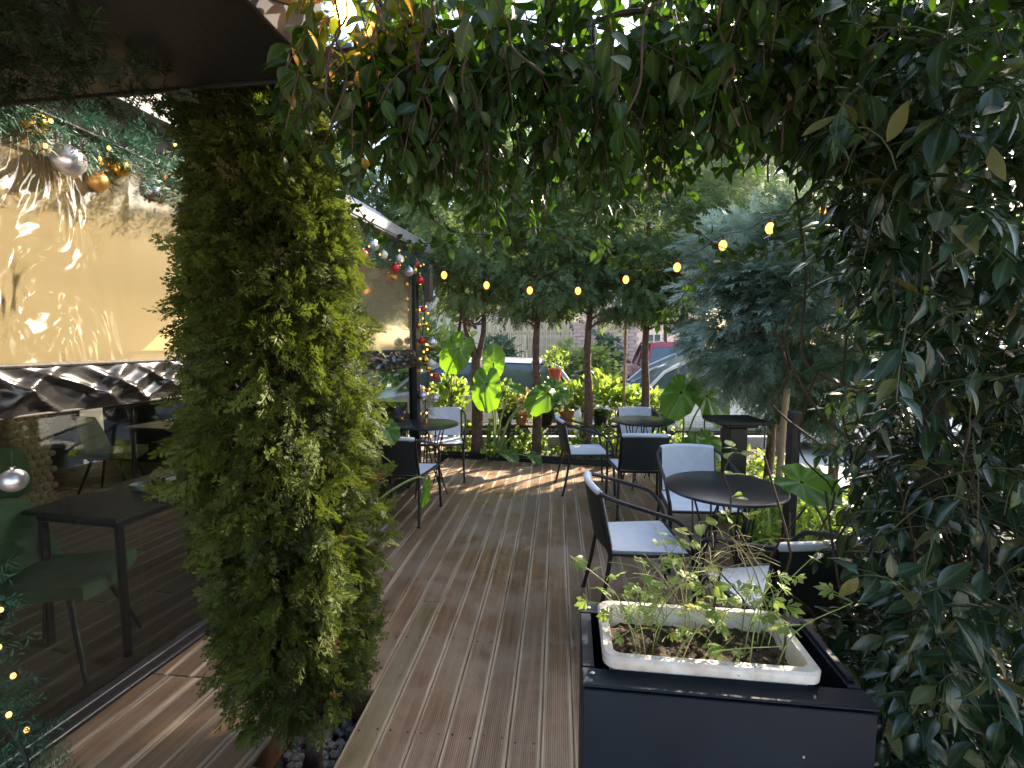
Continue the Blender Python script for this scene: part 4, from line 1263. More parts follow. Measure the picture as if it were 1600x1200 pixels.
stems_v = MB()
for l_ in lines: stems_v.tube(l_ - np.array([0, 1.4, 2.4]), .0016, 4, False)
stems_v.build('shoots', M['twig'], vine)['kind'] = 'stuff'
# roof: leaves lying over the battens, thinner so the sky sparkles through
nr = 8800
x = RNG.uniform(-.52, 2.3, nr); y = np.concatenate([RNG.uniform(1.2, 2.25, 2900), RNG.uniform(.35, 1.2, 900), RNG.uniform(-1.9, .35, nr - 3800)]); z = RNG.normal(2.56, .07, nr)  # last batch lies unseen over the camera, added to darken the foreground
P2 = np.stack([x, y, z], 1)
D2 = np.stack([RNG.normal(0, .7, nr), RNG.normal(-.1, .7, nr), RNG.normal(-.35, .35, nr)], 1)
N2 = np.stack([RNG.normal(0, .5, nr), RNG.normal(0, .5, nr), RNG.normal(.9, .3, nr)], 1)
S2 = RNG.uniform(.05, .09, nr)
# small leaves on the trailing shoots
tp_ = np.array(tl_pts); tp_ = np.repeat(tp_, 2, 0); nt_ = len(tp_)
P3 = tp_ + RNG.normal(0, .008, (nt_, 3)); D3 = RNG.normal(0, 1, (nt_, 3)) + np.array([0, 0, -.5]); N3 = RNG.normal(0, .5, (nt_, 3)) + np.array([0, -.6, .4]); S3 = RNG.uniform(.02, .045, nt_)
leafy(vine, VINE, np.concatenate([P1, P2, P3]), np.concatenate([D1, D2, D3]), np.concatenate([N1, N2, N3]), np.concatenate([S1, S2, S3]), L['vine'], 'leaf', 'foliage')

# ------------------------------------------------------------------ glossy hedge of climbing shrub on the right
hed = thing('hedge_vine', 'glossy dark green climbing shrub filling the right side of the view', 'climbing plant', (1.5, 1.5, 0))
nh = 2000
z = np.concatenate([RNG.uniform(.1, 2.65, nh - 420), RNG.uniform(.1, 2.6, 420)])
y = np.concatenate([RNG.uniform(.98, 2.25, nh - 420), RNG.uniform(2.25, 3.3, 270), RNG.uniform(-.6, .98, 150)])  # last two stretches are hidden from view, added to block the low sun
left = np.interp(z, [0, .4, .8, 1.1, 1.45, 1.85, 2.1, 2.4, 2.65], [1.04, 1.05, 1.10, 1.17, 1.12, 1.04, .92, .80, .78])
left = left + np.array([.10 * mn.noise((a * 4, b_ * 4, 0)) + .05 * mn.noise((a * 11, b_ * 11, 3)) for a, b_ in zip(z, y)])
left = left + (y - 1.35) * .72
left = np.where(z < .95, np.maximum(left, .97), left)
left = np.where(y < .98, 1.35, left)
x = left + RNG.random(nh) ** 1.7 * 1.2
P0 = np.stack([x, y, z], 1)
D0 = np.stack([RNG.normal(-.30, .5, nh), RNG.normal(-.45, .45, nh), RNG.normal(.35, .4, nh)], 1)
P, D, Nn, SS, lines = shoots(P0, D0, RNG.uniform(.16, .36, nh), RNG.uniform(1.0, 2.4, nh), .035, .088, .7)
# a few thin places where the bright street shows through
thin = np.array([mn.noise((a[0] * 2.2, a[1] * 2.2, a[2] * 2.2 + 7)) for a in P])
keep = (thin < .17) | (RNG.random(len(P)) < .15)
keep &= ~((P[:, 2] < .80) & (P[:, 1] > .98) & (P[:, 1] < 1.5) & (P[:, 0] < .89))
P, D, Nn, SS = P[keep], D[keep], Nn[keep], SS[keep]
stems_h = MB()
for l_ in lines: stems_h.tube(l_ - np.array([1.5, 1.5, 0]), .0016, 4, False)
M['dark_stem'] = mat('dark_stem', (.03, .04, .014), (.05, .06, .02), rough=.6)
stems_h.build('shoots', M['dark_stem'], hed)['kind'] = 'stuff'
leafy(hed, HEDGE, P, D, Nn, SS, L['hedge'], 'leaf', 'foliage')
b = MB()
for k in range(46):
    x0 = random.uniform(1.2, 1.8); y0 = random.uniform(1.3, 2.0); z0 = random.uniform(0, 1.4)
    P = [(x0 - 1.5, y0 - 1.5, z0)]
    for i in range(5):
        p = P[-1]; P.append((p[0] + random.gauss(-.03, .08), p[1] + random.gauss(-.02, .07), p[2] + random.uniform(.05, .3)))
    b.tube(curve_pts(P, 15), .004, 5)
b.build('stems', M['twig'], hed)['kind'] = 'stuff'

# ------------------------------------------------------------------ conifers
def clumps(center, radii, nc, per, size, csize, variants, material, parent, down=.35, name='foliage', flat=.5):
    c = rdir(nc); r_ = RNG.uniform(.55, 1.0, nc)[:, None]
    cc = c * r_ * np.array(radii) + np.array(center)
    n = nc * per
    ci = np.repeat(np.arange(nc), per)
    o = rdir(n) * (RNG.random(n) ** .5)[:, None] * csize * np.array([1, 1, flat])
    P = cc[ci] + o
    out = norm((P - np.array(center)) / np.array(radii))
    D = out * .8 + np.array([0, 0, -down]) + norm(o) * .5 + RNG.normal(0, .3, (n, 3))
    Nn = np.stack([RNG.normal(0, .5, n), RNG.normal(0, .5, n), np.full(n, 1.0)], 1)
    cv = RNG.random(nc)[ci]
    return bake(name, variants, P, D, Nn, RNG.uniform(.65, 1.2, n) * size, material, parent, np.clip(cv * .6 + RNG.random(n) * .38, 0, .999))

def trunk(mb, pts, r0, r1, n=10):
    c = curve_pts(pts, 24)
    m = len(c)
    mb.tube(c, [r0 + (r1 - r0) * i / (m - 1) + random.gauss(0, r0 * .04) for i in range(m)], n)
    return mb
BT = [(-.50, 6.62, .085, True, 'dark conifer with a forked trunk left of the elephant ear plant'), (.34, 6.55, .07, False, 'dark conifer with a straight trunk right of the elephant ear plant'),
      (1.06, 6.6, .068, False, 'dark conifer behind the profile chair at the back right'), (1.86, 6.6, .07, False, 'dark conifer standing before the dark red car')]
for i, (x, y, r_, fork, lab) in enumerate(BT):
    t = thing('conifer', lab, 'tree', (x, y, -.08), 0, 'clipped conifers along the end of the deck')
    b = MB()
    if fork:
        trunk(b, [(0, 0, 0), (.01, 0, .8), (0, .01, 1.45)], r_, r_ * .85)
        trunk(b, [(0, .01, 1.38), (-.05, 0, 1.65), (-.16, .02, 1.95), (-.2, .05, 2.9)], r_ * .6, .02)
        trunk(b, [(0, .01, 1.38), (.07, 0, 1.65), (.11, .02, 2.0), (.1, 0, 3.2)], r_ * .65, .02)
    else:
        trunk(b, [(0, 0, 0), (.015, 0, .9), (-.01, .01, 1.6), (.03, 0, 2.4), (0, 0, 3.3)], r_, .025)
    for k in range(14):
        a = random.uniform(0, 6.28); zz = random.uniform(1.75, 3.0)
        b.tube(curve_pts([(0, 0, zz), (.25 * math.cos(a), .25 * math.sin(a), zz + .1), (.6 * math.cos(a), .55 * math.sin(a), zz + .05)], 6), [.018, .016, .013, .011, .009, .007, .005], 5)
    b.build('trunk', M['bark'], t)
    clumps((0, 0, 3.25), (.78, .66, 1.36), 96, 27, .25, .30, CYP, L['cypress'], t, .2, 'foliage', .28)
t = thing('conifer', 'dark bushy conifer filling the gap behind the blue-grey conifer', 'tree', (2.95, 6.5, -.08))
b = MB(); trunk(b, [(0, 0, 0), (.02, 0, 1.2), (0, 0, 3.6)], .07, .02); b.build('trunk', M['bark'], t)
clumps((0, 0, 2.55), (.75, .62, 1.6), 80, 38, .20, .30, CYP, L['cypress'], t, .2)
# slim leaning stem and thin stake
b = MB(); trunk(b, [(0, 0, 0), (.03, 0, .9), (.08, 0, 1.5), (.16, 0, 1.9), (.2, 0, 2.4)], .04, .02, 8)
t = thing('sapling', 'slim leaning tree stem behind the large hanging elephant ear leaf', 'tree', (-.92, 6.95, -.08)); b.build('trunk', M['bark'], t)
clumps((.2, 0, 2.6), (.5, .4, .5), 22, 22, .18, .22, CYP, L['cypress'], t, .25)
tag(MB().tube([(1.6, 6.75, -.08), (1.61, 6.75, 1.95)], [.02, .018], 8).build('garden_stake', M['stake_wood']), 'thin pale garden stake between the far conifer trunks', 'stake')
# blue-grey feathery conifer on the right
t = thing('blue_conifer', 'feathery blue-grey conifer on the right behind the nearest table', 'tree', (2.72, 4.95, -.08))
b = MB(); trunk(b, [(0, 0, 0), (.03, 0, .8), (.0, 0, 1.6), (.05, 0, 2.9)], .05, .02)
for k in range(16):
    a = random.uniform(0, 6.28); zz = random.uniform(.9, 2.4)
    b.tube(curve_pts([(0, 0, zz), (.3 * math.cos(a), .3 * math.sin(a), zz + .12), (.7 * math.cos(a), .6 * math.sin(a), zz + .16)], 6), [.015, .013, .011, .009, .007, .005, .003], 5)
b.build('trunk', M['bark'], t)
clumps((-.1, -.05, 2.05), (.85, .65, .95), 90, 30, .30, .26, FEATHER, L['blue'], t, .05, 'foliage', .35)
t = thing('green_conifer', 'green feathery conifer between the blue conifer and the hedge', 'tree', (3.05, 4.45, -.08))
b = MB(); trunk(b, [(0, 0, 0), (.03, 0, .5), (-.03, 0, 1.0), (.05, 0, 2.4)], .055, .02)
b.tube(curve_pts([(0, 0, .75), (.12, .0, .9), (.3, .05, 1.0)], 6), [.02, .018, .016, .014, .012, .010, .008], 6)
b.build('trunk', M['bark'], t)
clumps((-.1, 0, 1.95), (.95, .7, 1.0), 80, 30, .29, .28, FEATHER, L['far_dark'], t, .1, 'foliage', .35)

t = thing('conifer', 'tall pale feathery conifer rising behind the blue-grey conifer', 'tree', (3.95, 7.0, -.08))
b = MB(); trunk(b, [(0, 0, 0), (.03, 0, 1.5), (.0, 0, 3), (.05, 0, 5.6)], .09, .02); b.build('trunk', M['bark'], t)
clumps((0, 0, 3.9), (.95, .8, 2.3), 130, 44, .24, .32, FEATHER, L['pale'], t, .05)
# posts and stakes in the right-hand bed
tag(MB().box((2.06, 3.42, .5), (.07, .07, 1.2), ch=.005).build('wooden_post', M['dark_wood']), 'black square post behind the nearest round table', 'post')
tag(MB().tube([(2.34, 4.1, -.1), (2.42, 4.15, 1.2)], [.03, .028], 9).build('garden_stake', M['stake_wood']), 'pale wooden stake between the black pedestal and black post', 'stake')
t = thing('pedestal', 'black pedestal stand with a wide flat cap in the right-hand bed', 'pedestal', (2.12, 4.45, -.1))
MB().box((0, 0, .45), (.17, .17, .9), ch=.006).build('column', M['black_metal'], t)
MB().box((0, 0, .93), (.30, .30, .03), ch=.006).build('cap', M['dark_wood'], t)
MB().box((.0, 0, .965), (.46, .44, .035), ch=.008).build('cap_plate', M['dark_wood'], t)

# ------------------------------------------------------------------ elephant ear leaves
def ear_mesh(seed, wave=.045, fold=.25, curl=.25):
    r = random.Random(seed)
    nr_, na = 9, 56
    V = []; F = []; ve = []
    for i in range(nr_):
        q = i / (nr_ - 1)
        for k in range(na):
            a = -math.pi + 2 * math.pi * k / na      # 0 = tip
            ca = math.cos(a)
            base = .62 + .38 * ca if ca > 0 else .62 - .10 * ca
            rad_ = base * (1 - .55 * math.exp(-((abs(a) - math.pi) / .26) ** 2))
            rad_ *= 1 + .025 * math.sin(13 * a + seed)
            # rounder sides
            x = math.sin(a) * rad_ * q * .78; y = ca * rad_ * q
            vein = max(0, math.cos(a * 5.5)) ** 14 * (1 if abs(a) < 2.8 else .5)
            mid_ = math.exp(-(x / .02) ** 2)
            z = fold * abs(x) - curl * (y * y * (1 if y > 0 else .5) + .6 * x * x) + wave * q * q * math.sin(9 * a + seed) - .02 * max(vein, mid_) * q * 1.0
            V.append((x, y + .3, z)); ve.append(min(1, max(vein, mid_)))
    for i in range(nr_ - 1):
        for k in range(na):
            k2 = (k + 1) % na
            F += [(i * na + k, (i + 1) * na + k, (i + 1) * na + k2), (i * na + k, (i + 1) * na + k2, i * na + k2)]
    V = np.array(V); V[:, 1] -= .3
    me = tri_mesh('leaf', V, np.array(F), L['ear'])
    at = me.attributes.new('vein', 'FLOAT', 'POINT'); at.data.foreach_set('value', np.array(ve, np.float32))
    me.polygons.foreach_set('use_smooth', np.ones(len(me.polygons), bool))
    return me
EAR = [ear_mesh(1), ear_mesh(2, .06, .1, .35), ear_mesh(3, .045, .35, .15)]
def ear_plant(label, base, leaves, name='elephant_ear'):
    """leaves: (attachment point, tip direction, face normal, size, mesh)"""
    t = thing(name, label, 'plant', base)
    for (p, d, nrm, s, k) in leaves:
        s *= .84
        p = np.array(p, float); b = np.array(base)
        Mx = frames(np.array([d], float), np.array([nrm], float))[0]
        o = bpy.data.objects.new('leaf', EAR[k]); o.parent = t
        q = p - b
        o.matrix_basis = Matrix([[*(Mx[r] * s), q[r]] for r in range(3)] + [[0, 0, 0, 1]]); COL.objects.link(o)
        m = q * .5 + np.array([0, 0, .12 * np.linalg.norm(q)]); m[:2] *= .6
        c = curve_pts([(random.uniform(-.04, .04), random.uniform(-.03, .03), 0), m, q + np.array([0, 0, -.004])], 14)
        MB().tube(c, [.017 - .010 * i / (len(c) - 1) for i in range(len(c))], 8).build('stem', M['green_stem'], t)
    return t
ear_plant('tall elephant ear plant with upright glowing leaves between two conifer trunks', (-.22, 6.42, -.05), [
    ((-.25, 6.45, 1.30), (.02, -.1, 1), (.05, -1, .1), .34, 0),
    ((-.34, 6.28, 1.05), (.0, -.25, -1), (-.1, -1, .35), .44, 1),
    ((.02, 6.35, .98), (.9, -.3, -.3), (.1, -.5, .9), .22, 2),
    ((.48, 6.25, .92), (-.85, -.35, -.55), (.15, -.8, .7), .42, 1),
    ((.55, 6.3, 1.0), (.7, -.2, -.6), (.1, -.6, .8), .34, 0),
    ((-.05, 6.1, .12), (.7, -.5, -.3), (.1, -.5, .9), .2, 2),
    ((.28, 6.12, .10), (.6, -.4, -.5), (.0, -.6, .8), .17, 2),
])
ear_plant('elephant ear with one huge leaf hanging beside the decorated post', (-.95, 6.75, -.05), [
    ((-.72, 6.45, 1.52), (-.45, -.2, -.85), (.25, -.75, .5), .44, 1),
    ((-.8, 6.4, .45), (.5, -.4, -.3), (.0, -.5, .9), .2, 2),
])
ear_plant('elephant ear with very large leaves right of the back table', (2.12, 5.75, -.08), [
    ((1.98, 5.5, 1.02), (-.5, -.35, -.8), (-.05, -.85, .55), .42, 0),
    ((2.25, 5.45, .98), (.55, -.3, -.7), (.2, -.8, .5), .46, 1),
    ((2.0, 5.1, .42), (-.5, -.35, -.65), (-.2, -.7, .7), .36, 2),
    ((2.2, 5.25, .5), (.4, -.4, -.5), (.1, -.6, .8), .3, 0),
])
ear_plant('single bright elephant ear leaf drooping over the nearest round table edge', (1.95, 2.72, -.08), [
    ((1.66, 2.66, .80), (.55, -.55, -.2), (-.25, -.75, .75), .25, 0),
])
ear_plant('small elephant ear leaf wedged between thuja and the left chair', (-1.2, 3.9, 0), [
    ((-1.02, 3.8, .90), (.3, -.4, -.3), (.0, -.5, .9), .2, 2)])
# wilted leaf on a bent pale stem beside the thuja
t = thing('wilted_shoot', 'bent pale stem with a yellowing wilted leaf sticking out of the thuja', 'plant', (-.85, 2.6, .2))
c = curve_pts([(.05, -.2, .50), (.22, -.12, .62), (.345, -.06, .665), (.372, -.05, .60)], 16)
MB().tube(c, .006, 7).build('stem', M['green_stem'], t)
o = bpy.data.objects.new('leaf', EAR[2]); o.parent = t
Mx = frames(np.array([(-.12, -.1, -1)], float), np.array([(.5, -.7, .1)], float))[0]
o.matrix_basis = Matrix([[Mx[r][0] * .05, Mx[r][1] * .11, Mx[r][2] * .11, (.372, -.05, .60)[r]] for r in range(3)] + [[0, 0, 0, 1]]); COL.objects.link(o)

# ------------------------------------------------------------------ pots and bed plants
def pot_plant(label, loc, r_, h, material, plant='BROAD', n=160, pr=.2, pz=.15, leaf=.08, lm='bed', name='potted_plant', stand=None):
    t = thing(name, label, 'potted plant', loc)
    MB().lathe([(r_ * .72, 0), (r_ * .95, h * .86), (r_ * 1.04, h * .87), (r_ * 1.04, h), (r_ * .94, h), (r_ * .9, h * .88), (.001, h * .86)], 20).build('pot', material, t)
    pr *= 1.2; pz *= 1.35; n = int(n * 1.4)
    P = rdir(n) * (RNG.random(n) ** .4)[:, None] * np.array([pr, pr, pz]) + np.array([0, 0, h + pz * .8])
    D = norm(P - np.array([0, 0, h])) + RNG.normal(0, .4, (n, 3)); Nn = RNG.normal(0, .5, (n, 3)) + np.array([0, -.3, .8])
    bake('foliage', globals()[plant], P, D, Nn, RNG.uniform(.6, 1.25, n) * leaf, L[lm], t)
    b = MB()
    for k in range(8):
        p = P[k * 3]; b.tube(curve_pts([(0, 0, h * .85), p * np.array([.4, .4, .7]), p], 6), .004, 5)
    b.build('stems', M['green_stem'], t)['kind'] = 'stuff'
    return t
# low timber shelf of pots behind the conifers
sh = thing('plant_shelf', 'low dark timber shelf of plant pots behind the conifer trunks', 'shelf', (.45, 7.02, -.08))
MB().box((0, 0, .44), (3.4, .24, .03)).build('board', M['dark_wood'], sh)
for x in (-1.6, -.5, .6, 1.6):
    MB().box((x, 0, .21), (.06, .2, .42)).build('leg', M['dark_wood'], sh)
SZ = .378
for (x, r_, h, m_, n_, pr, pz, lf, lm, lab) in (
    (-.92, .11, .2, 'black_pot', 200, .24, .22, .10, 'bed', 'black pot of bright yellow-green leaves left of the forked conifer'),
    (-.10, .12, .22, 'black_pot', 170, .2, .18, .10, 'bed', 'black pot half hidden behind the tall elephant ear'),
    (.14, .10, .17, 'terracotta', 150, .18, .14, .07, 'straw', 'terracotta pot with dried plants beside the straight conifer trunk'),
    (.52, .11, .2, 'black_pot', 170, .18, .16, .08, 'bed', 'black pot right of the straight conifer trunk on the shelf'),
    (.82, .11, .2, 'terracotta', 170, .2, .18, .10, 'bed', 'terracotta pot between second and third conifer trunks'),
    (1.32, .12, .22, 'black_pot', 200, .26, .24, .11, 'bed', 'black pot with broad leaves between the third and fourth conifers'),
    (1.72, .12, .22, 'black_pot', 180, .24, .14, .09, 'bed', 'black pot of low spreading leaves by the thin garden stake'),
    (2.08, .15, .22, 'black_pot', 150, .22, .12, .09, 'bed', 'wide black pot under the very large elephant ear leaf')):
    pot_plant(lab, (x, 7.0, SZ), r_, h, M[m_], 'BROAD', n_, pr, pz, lf, lm)
hp = pot_plant('bright red pot hanging on the second conifer trunk', (.60, 6.62, 1.06), .095, .17, M['red_pot'], 'BROAD', 90, .16, .12, .06, 'bed', 'hanging_pot')
MB().tube(curve_pts([(-.09, 0, .16), (-.17, 0, .34), (-.24, -.02, .36)], 8), .004, 6).build('hook', M['black_metal'], hp)
# low fence of wire in front of the street
fen = thing('wire_fence', 'low wire mesh fence behind the flower bed by the street', 'fence', (.6, 7.3, -.06))
for k in range(8):
    MB().tube([(-3.3 + k * .95, 0, 0), (-3.3 + k * .95, 0, .55)], .012, 7).build('post', M['dark_wood'], fen)
b = MB()
for k in range(12): b.tube([(-3.3, 0, .05 + k * .042), (3.4, 0, .05 + k * .042)], .0018, 4)
for k in range(120): b.tube([(-3.3 + k * .0562, .002, .05), (-3.3 + k * .0562, .002, .52)], .0015, 4)
b.build('mesh', M['wire'], fen)['kind'] = 'stuff'
pp = MB().tube(curve_pts([(.30, 6.72, .08), (.9, 6.6, .05), (1.5, 6.5, .06)], 12), .022, 9)
tag(pp.build('plastic_pipe', M['concrete']), 'grey pipe lying along the flower bed behind the deck edge', 'pipe')
# ground cover: stuff
def scatter_bed(name, label, x0, x1, y0, y1, n, size, variants, lm, zb=-.05, h=.2, slant=0):
    x = RNG.uniform(x0, x1, n) ; y = RNG.uniform(y0, y1, n)
    cl = np.array([mn.noise((a * 2.3, b_ * 2.3, 5)) for a, b_ in zip(x, y)])
    k = cl > -.12
    x, y = x[k] + slant * (y[k] - y0), y[k]; n = len(x)
    z = zb + RNG.random(n) ** 1.5 * h * (1 + cl[k])
    P = np.stack([x, y, z], 1)
    D = RNG.normal(0, .6, (n, 3)) + np.array([0, 0, .5]); Nn = RNG.normal(0, .5, (n, 3)) + np.array([0, -.2, .8])
    o = bake(name, variants, P, D, Nn, RNG.uniform(.6, 1.25, n) * size, L[lm])
    return tag(o, label, 'ground cover', kind='stuff')
scatter_bed('ground_cover', 'leafy ground cover along the far edge of the deck', -1.0, 2.0, 6.2, 7.3, 1500, .075, BROAD, 'bed', h=.22)
scatter_bed('ground_cover', 'leafy plants beneath the pot shelf', -1.6, 2.6, 6.75, 7.3, 1300, .09, BROAD, 'bed', h=.5)
scatter_bed('ground_cover', 'sunlit low plants in the right-hand bed', 1.72, 3.0, 2.3, 6.0, 3000, .10, HEDGE, 'bed', h=.26, slant=.12)
scatter_bed('ground_cover', 'strappy leaves in the right-hand bed', 1.75, 3.1, 2.3, 4.6, 1100, .32, STRAP, 'bed', h=.06, slant=.12)
scatter_bed('leaf_litter', 'dry straw and leaf litter in the right-hand bed', 1.6, 3.9, 2.0, 6.0, 1600, .16, STRAP, 'straw', zb=-.07, h=.05)
scatter_bed('ground_cover', 'low shrubs behind the hedge on the right', 2.2, 4.2, 1.0, 3.6, 1800, .11, HEDGE, 'hedge', h=.5)

# ------------------------------------------------------------------ string lights
sl_ = thing('string_lights', 'string of warm glowing bulbs strung from the terrace to the right-hand trees', 'string lights', (0, 0, 0))
BP = [(640, 393, 5.55), (695, 428, 5.6), (760, 443, 5.65), (828, 452, 5.65), (902, 453, 5.6), (978, 436, 5.5), (1058, 415, 5.3), (1130, 382, 5.1), (1203, 354, 4.9), (1290, 325, 4.7)]
BW = [(-1.18, 5.55, 2.60), (-.79, 5.6, 2.39), (-.30, 5.65, 2.28), (.21, 5.65, 2.22), (.77, 5.6, 2.21), (1.255, 5.3, 2.30), (1.61, 4.7, 2.34), (1.83, 4.2, 2.45), (2.02, 3.8, 2.50), (2.25, 3.5, 2.56)]
cab = []
for i, p in enumerate(BW):
    cab.append((p[0], p[1], p[2] + .075))
    if i < len(BW) - 1:
        q = BW[i + 1]; cab.append(((p[0] + q[0]) / 2, (p[1] + q[1]) / 2, (p[2] + q[2]) / 2 + .045))
MB().tube(curve_pts([(-1.2, 5.3, 2.66)] + cab + [(2.5, 3.3, 2.75)], 120), .004, 6).build('cable', M['cable'], sl_)
sock = MB().lathe([(.012, .03), (.014, .065), (.006, .078)], 10).mesh('socket', M['cable'])
glb = MB().lathe([(.001, -.055), (.02, -.047), (.034, -.018), (.031, .008), (.014, .03)], 14).mesh('bulb', M['bulb'], 2)
for p in BW:
    link('bulb', glb, sl_, p); link('socket', sock, sl_, p)
nb = thing('hanging_bulb', 'large glowing filament bulb among the vine leaves at the top', 'light bulb', (-.42, 1.27, 2.425))
MB().lathe([(.001, -.04), (.016, -.034), (.027, -.012), (.026, .01), (.014, .034), (.012, .04)], 16).build('bulb', M['bulb_near'], nb, sharp=2)
MB().lathe([(.013, .04), (.016, .085), (.006, .095)], 12).build('socket', M['cable'], nb)
MB().tube([(0, 0, .09), (.02, .05, .14)], .004, 6).build('cable', M['cable'], nb)

# ------------------------------------------------------------------ christmas garlands and baubles
def garland(label, pts, rad_, n, tw, lm='garland', lights=0, twig=True, ls=.007):
    t = thing('garland', label, 'garland', pts[0])
    c = np.array(curve_pts(pts, 60)); k = RNG.integers(0, len(c) - 1, n)
    P = c[k] + (c[k + 1] - c[k]) * RNG.random(n)[:, None]
    o = rdir(n); P = P + o * rad_ * .25
    bake('needles', NEEDLE, P - np.array(pts[0]), o + RNG.normal(0, .3, (n, 3)), rdir(n), RNG.uniform(.7, 1.2, n) * tw, L[lm], t)
    MB().tube(c - np.array(pts[0]), .006, 6).build('wire', M['cable'], t)
    if lights:
        me = MB().sphere((0, 0, 0), ls, 8, 1.3).mesh('fairy_light', M['fairy'], 3)
        for i in range(lights):
            p = c[int((i + .5) / lights * (len(c) - 1))] + np.array(rdir(1)[0]) * rad_ * random.uniform(.5, 1.0) - np.array(pts[0])
            link('fairy_light', me, t, p)
    return t
gp = [wp(v, .12, z) for v, z in ((-.2, 2.42), (.7, 2.40), (1.3, 2.43), (1.9, 2.45), (2.5, 2.42), (3.3, 2.44), (4.2, 2.42), (5.0, 2.44), (5.7, 2.38))]
garland('green Christmas garland along the top of the terrace wall', gp, .17, 1500, .12, lights=60)
gp = [(-1.05, 5.62, 2.40), (-1.02, 5.60, 2.0), (-1.06, 5.62, 1.6), (-1.0, 5.6, 1.2), (-1.04, 5.62, .8), (-1.02, 5.6, .45)]
garland('vertical Christmas garland with fairy lights on the far terrace post', gp, .15, 260, .12, lights=44, ls=.011)
pst = [(-1.42, 1.22, 0), (-1.42, 1.22, 1.35)]
gp = [(-1.66, 1.32, 1.05), (-1.64, 1.35, .85), (-1.59, 1.32, .6), (-1.50, 1.35, .35), (-1.46, 1.32, .1)]
tag(MB().box((-1.72, 1.34, .7), (.06, .06, 1.4)).build('wooden_post', M['dark_wood']), 'slim dark post with a lit garland at the lower left edge', 'post')
garland('green garland with glowing fairy lights at the lower left edge', gp, .12, 260, .10, lights=14)
n = 620
P = np.stack([RNG.uniform(-1.75, -1.0, n), RNG.uniform(.9, 1.5, n), RNG.uniform(2.30, 2.38, n)], 1)
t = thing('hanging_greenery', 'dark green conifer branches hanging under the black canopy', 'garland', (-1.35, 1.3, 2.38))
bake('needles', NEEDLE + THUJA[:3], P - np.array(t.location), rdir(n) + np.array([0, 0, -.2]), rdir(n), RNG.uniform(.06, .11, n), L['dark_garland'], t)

def bauble(p, r_, material, label, group):
    t = thing('bauble', label, 'bauble', p, 0, group)
    MB().sphere((0, 0, 0), r_, 24).build('ball', material, t, sharp=3)
    MB().lathe([(r_ * .22, r_ * .95), (r_ * .22, r_ * 1.18), (.001, r_ * 1.2)], 10).build('cap', M['steel'], t)
    MB().tube([(0, 0, r_ * 1.2), (0, 0, r_ * 1.2 + .05)], .0015, 4).build('string', M['cable'], t)
G1 = 'baubles on the garland over the terrace wall'
for p, r_, m_, lab in (((-1.76, 1.95, 2.32), .058, 'silver_ball', 'large matt silver bauble at the near end of the wall garland'),
                       ((-1.76, 2.20, 2.385), .042, 'gold_ball', 'shiny gold bauble to the right of the large silver bauble'),
                       ((-1.78, 2.10, 2.29), .042, 'bronze_ball', 'matt bronze bauble hanging below the gold one'),
                       ((-1.74, 2.36, 2.33), .045, 'silver_ball', 'shiny silver bauble nearest to the thuja'),
                       ((-1.80, 1.86, 2.43), .05, 'gold_ball', 'gold bauble above the large silver one near the left edge'),
                       ((-1.70, 2.42, 2.51), .04, 'pearl_ball', 'cream bauble high on the garland against the thuja'),
                       ((-1.65, 2.52, 2.42), .028, 'red_ball', 'dark red bauble tucked in the garland beside the thuja')):
    bauble(p, r_, M[m_], lab, G1)
ORD = ['nearest', 'second', 'third', 'fourth', 'fifth', 'sixth']
CN = {'red_ball': 'red', 'pearl_ball': 'cream', 'silver_ball': 'silver', 'gold_ball': 'gold'}
cnt = {}
for k, (v, off, z, r_, m_) in enumerate(sorted(((3.25, .16, 2.36, .035, 'red_ball'), (3.0, .17, 2.46, .035, 'red_ball'), (3.55, .17, 2.34, .04, 'pearl_ball'), (4.35, .17, 2.45, .055, 'silver_ball'), (4.15, .18, 2.33, .045, 'red_ball'), (4.55, .17, 2.40, .04, 'pearl_ball'),
                                        (4.8, .17, 2.32, .045, 'red_ball'), (4.9, .17, 2.42, .045, 'pearl_ball'), (5.1, .18, 2.33, .05, 'silver_ball'), (5.3, .18, 2.44, .04, 'red_ball'), (5.4, .18, 2.28, .045, 'red_ball'), (5.25, .18, 2.36, .035, 'gold_ball'), (4.0, .17, 2.50, .045, 'pearl_ball')))):
    cnt[m_] = cnt.get(m_, -1) + 1
    bauble(wp(v, off, z), r_, M[m_], '%s bauble on the wall garland beyond the thuja, %s of its colour from here' % (CN[m_], ORD[cnt[m_]]), 'baubles on the wall garland beyond the thuja')
cnt = {}
for k, (dx, z, r_, m_) in enumerate(sorted(((.02, 1.98, .035, 'red_ball'), (.0, 1.62, .04, 'red_ball'), (.12, 1.60, .055, 'silver_ball'), (.15, 1.20, .038, 'red_ball'), (.04, 1.40, .045, 'gold_ball'), (.10, 1.36, .045, 'pearl_ball'), (.0, .98, .05, 'silver_ball'), (.14, .95, .045, 'silver_ball'), (.07, 1.30, .04, 'gold_ball'), (-.03, 1.80, .035, 'gold_ball')), key=lambda q: -q[1])):
    cnt[m_] = cnt.get(m_, -1) + 1
    bauble((-1.04 + dx, 5.50, z), r_, M[m_], '%s bauble on the vertical garland of the far post, %s of its colour' % (CN[m_], ['topmost', 'second highest', 'third highest'][cnt[m_]]), 'baubles on the vertical garland of the far post')
bauble((-1.56, 1.45, 1.17), .036, M['silver_ball'], 'silver bauble hanging alone at the left edge before the glass', None)

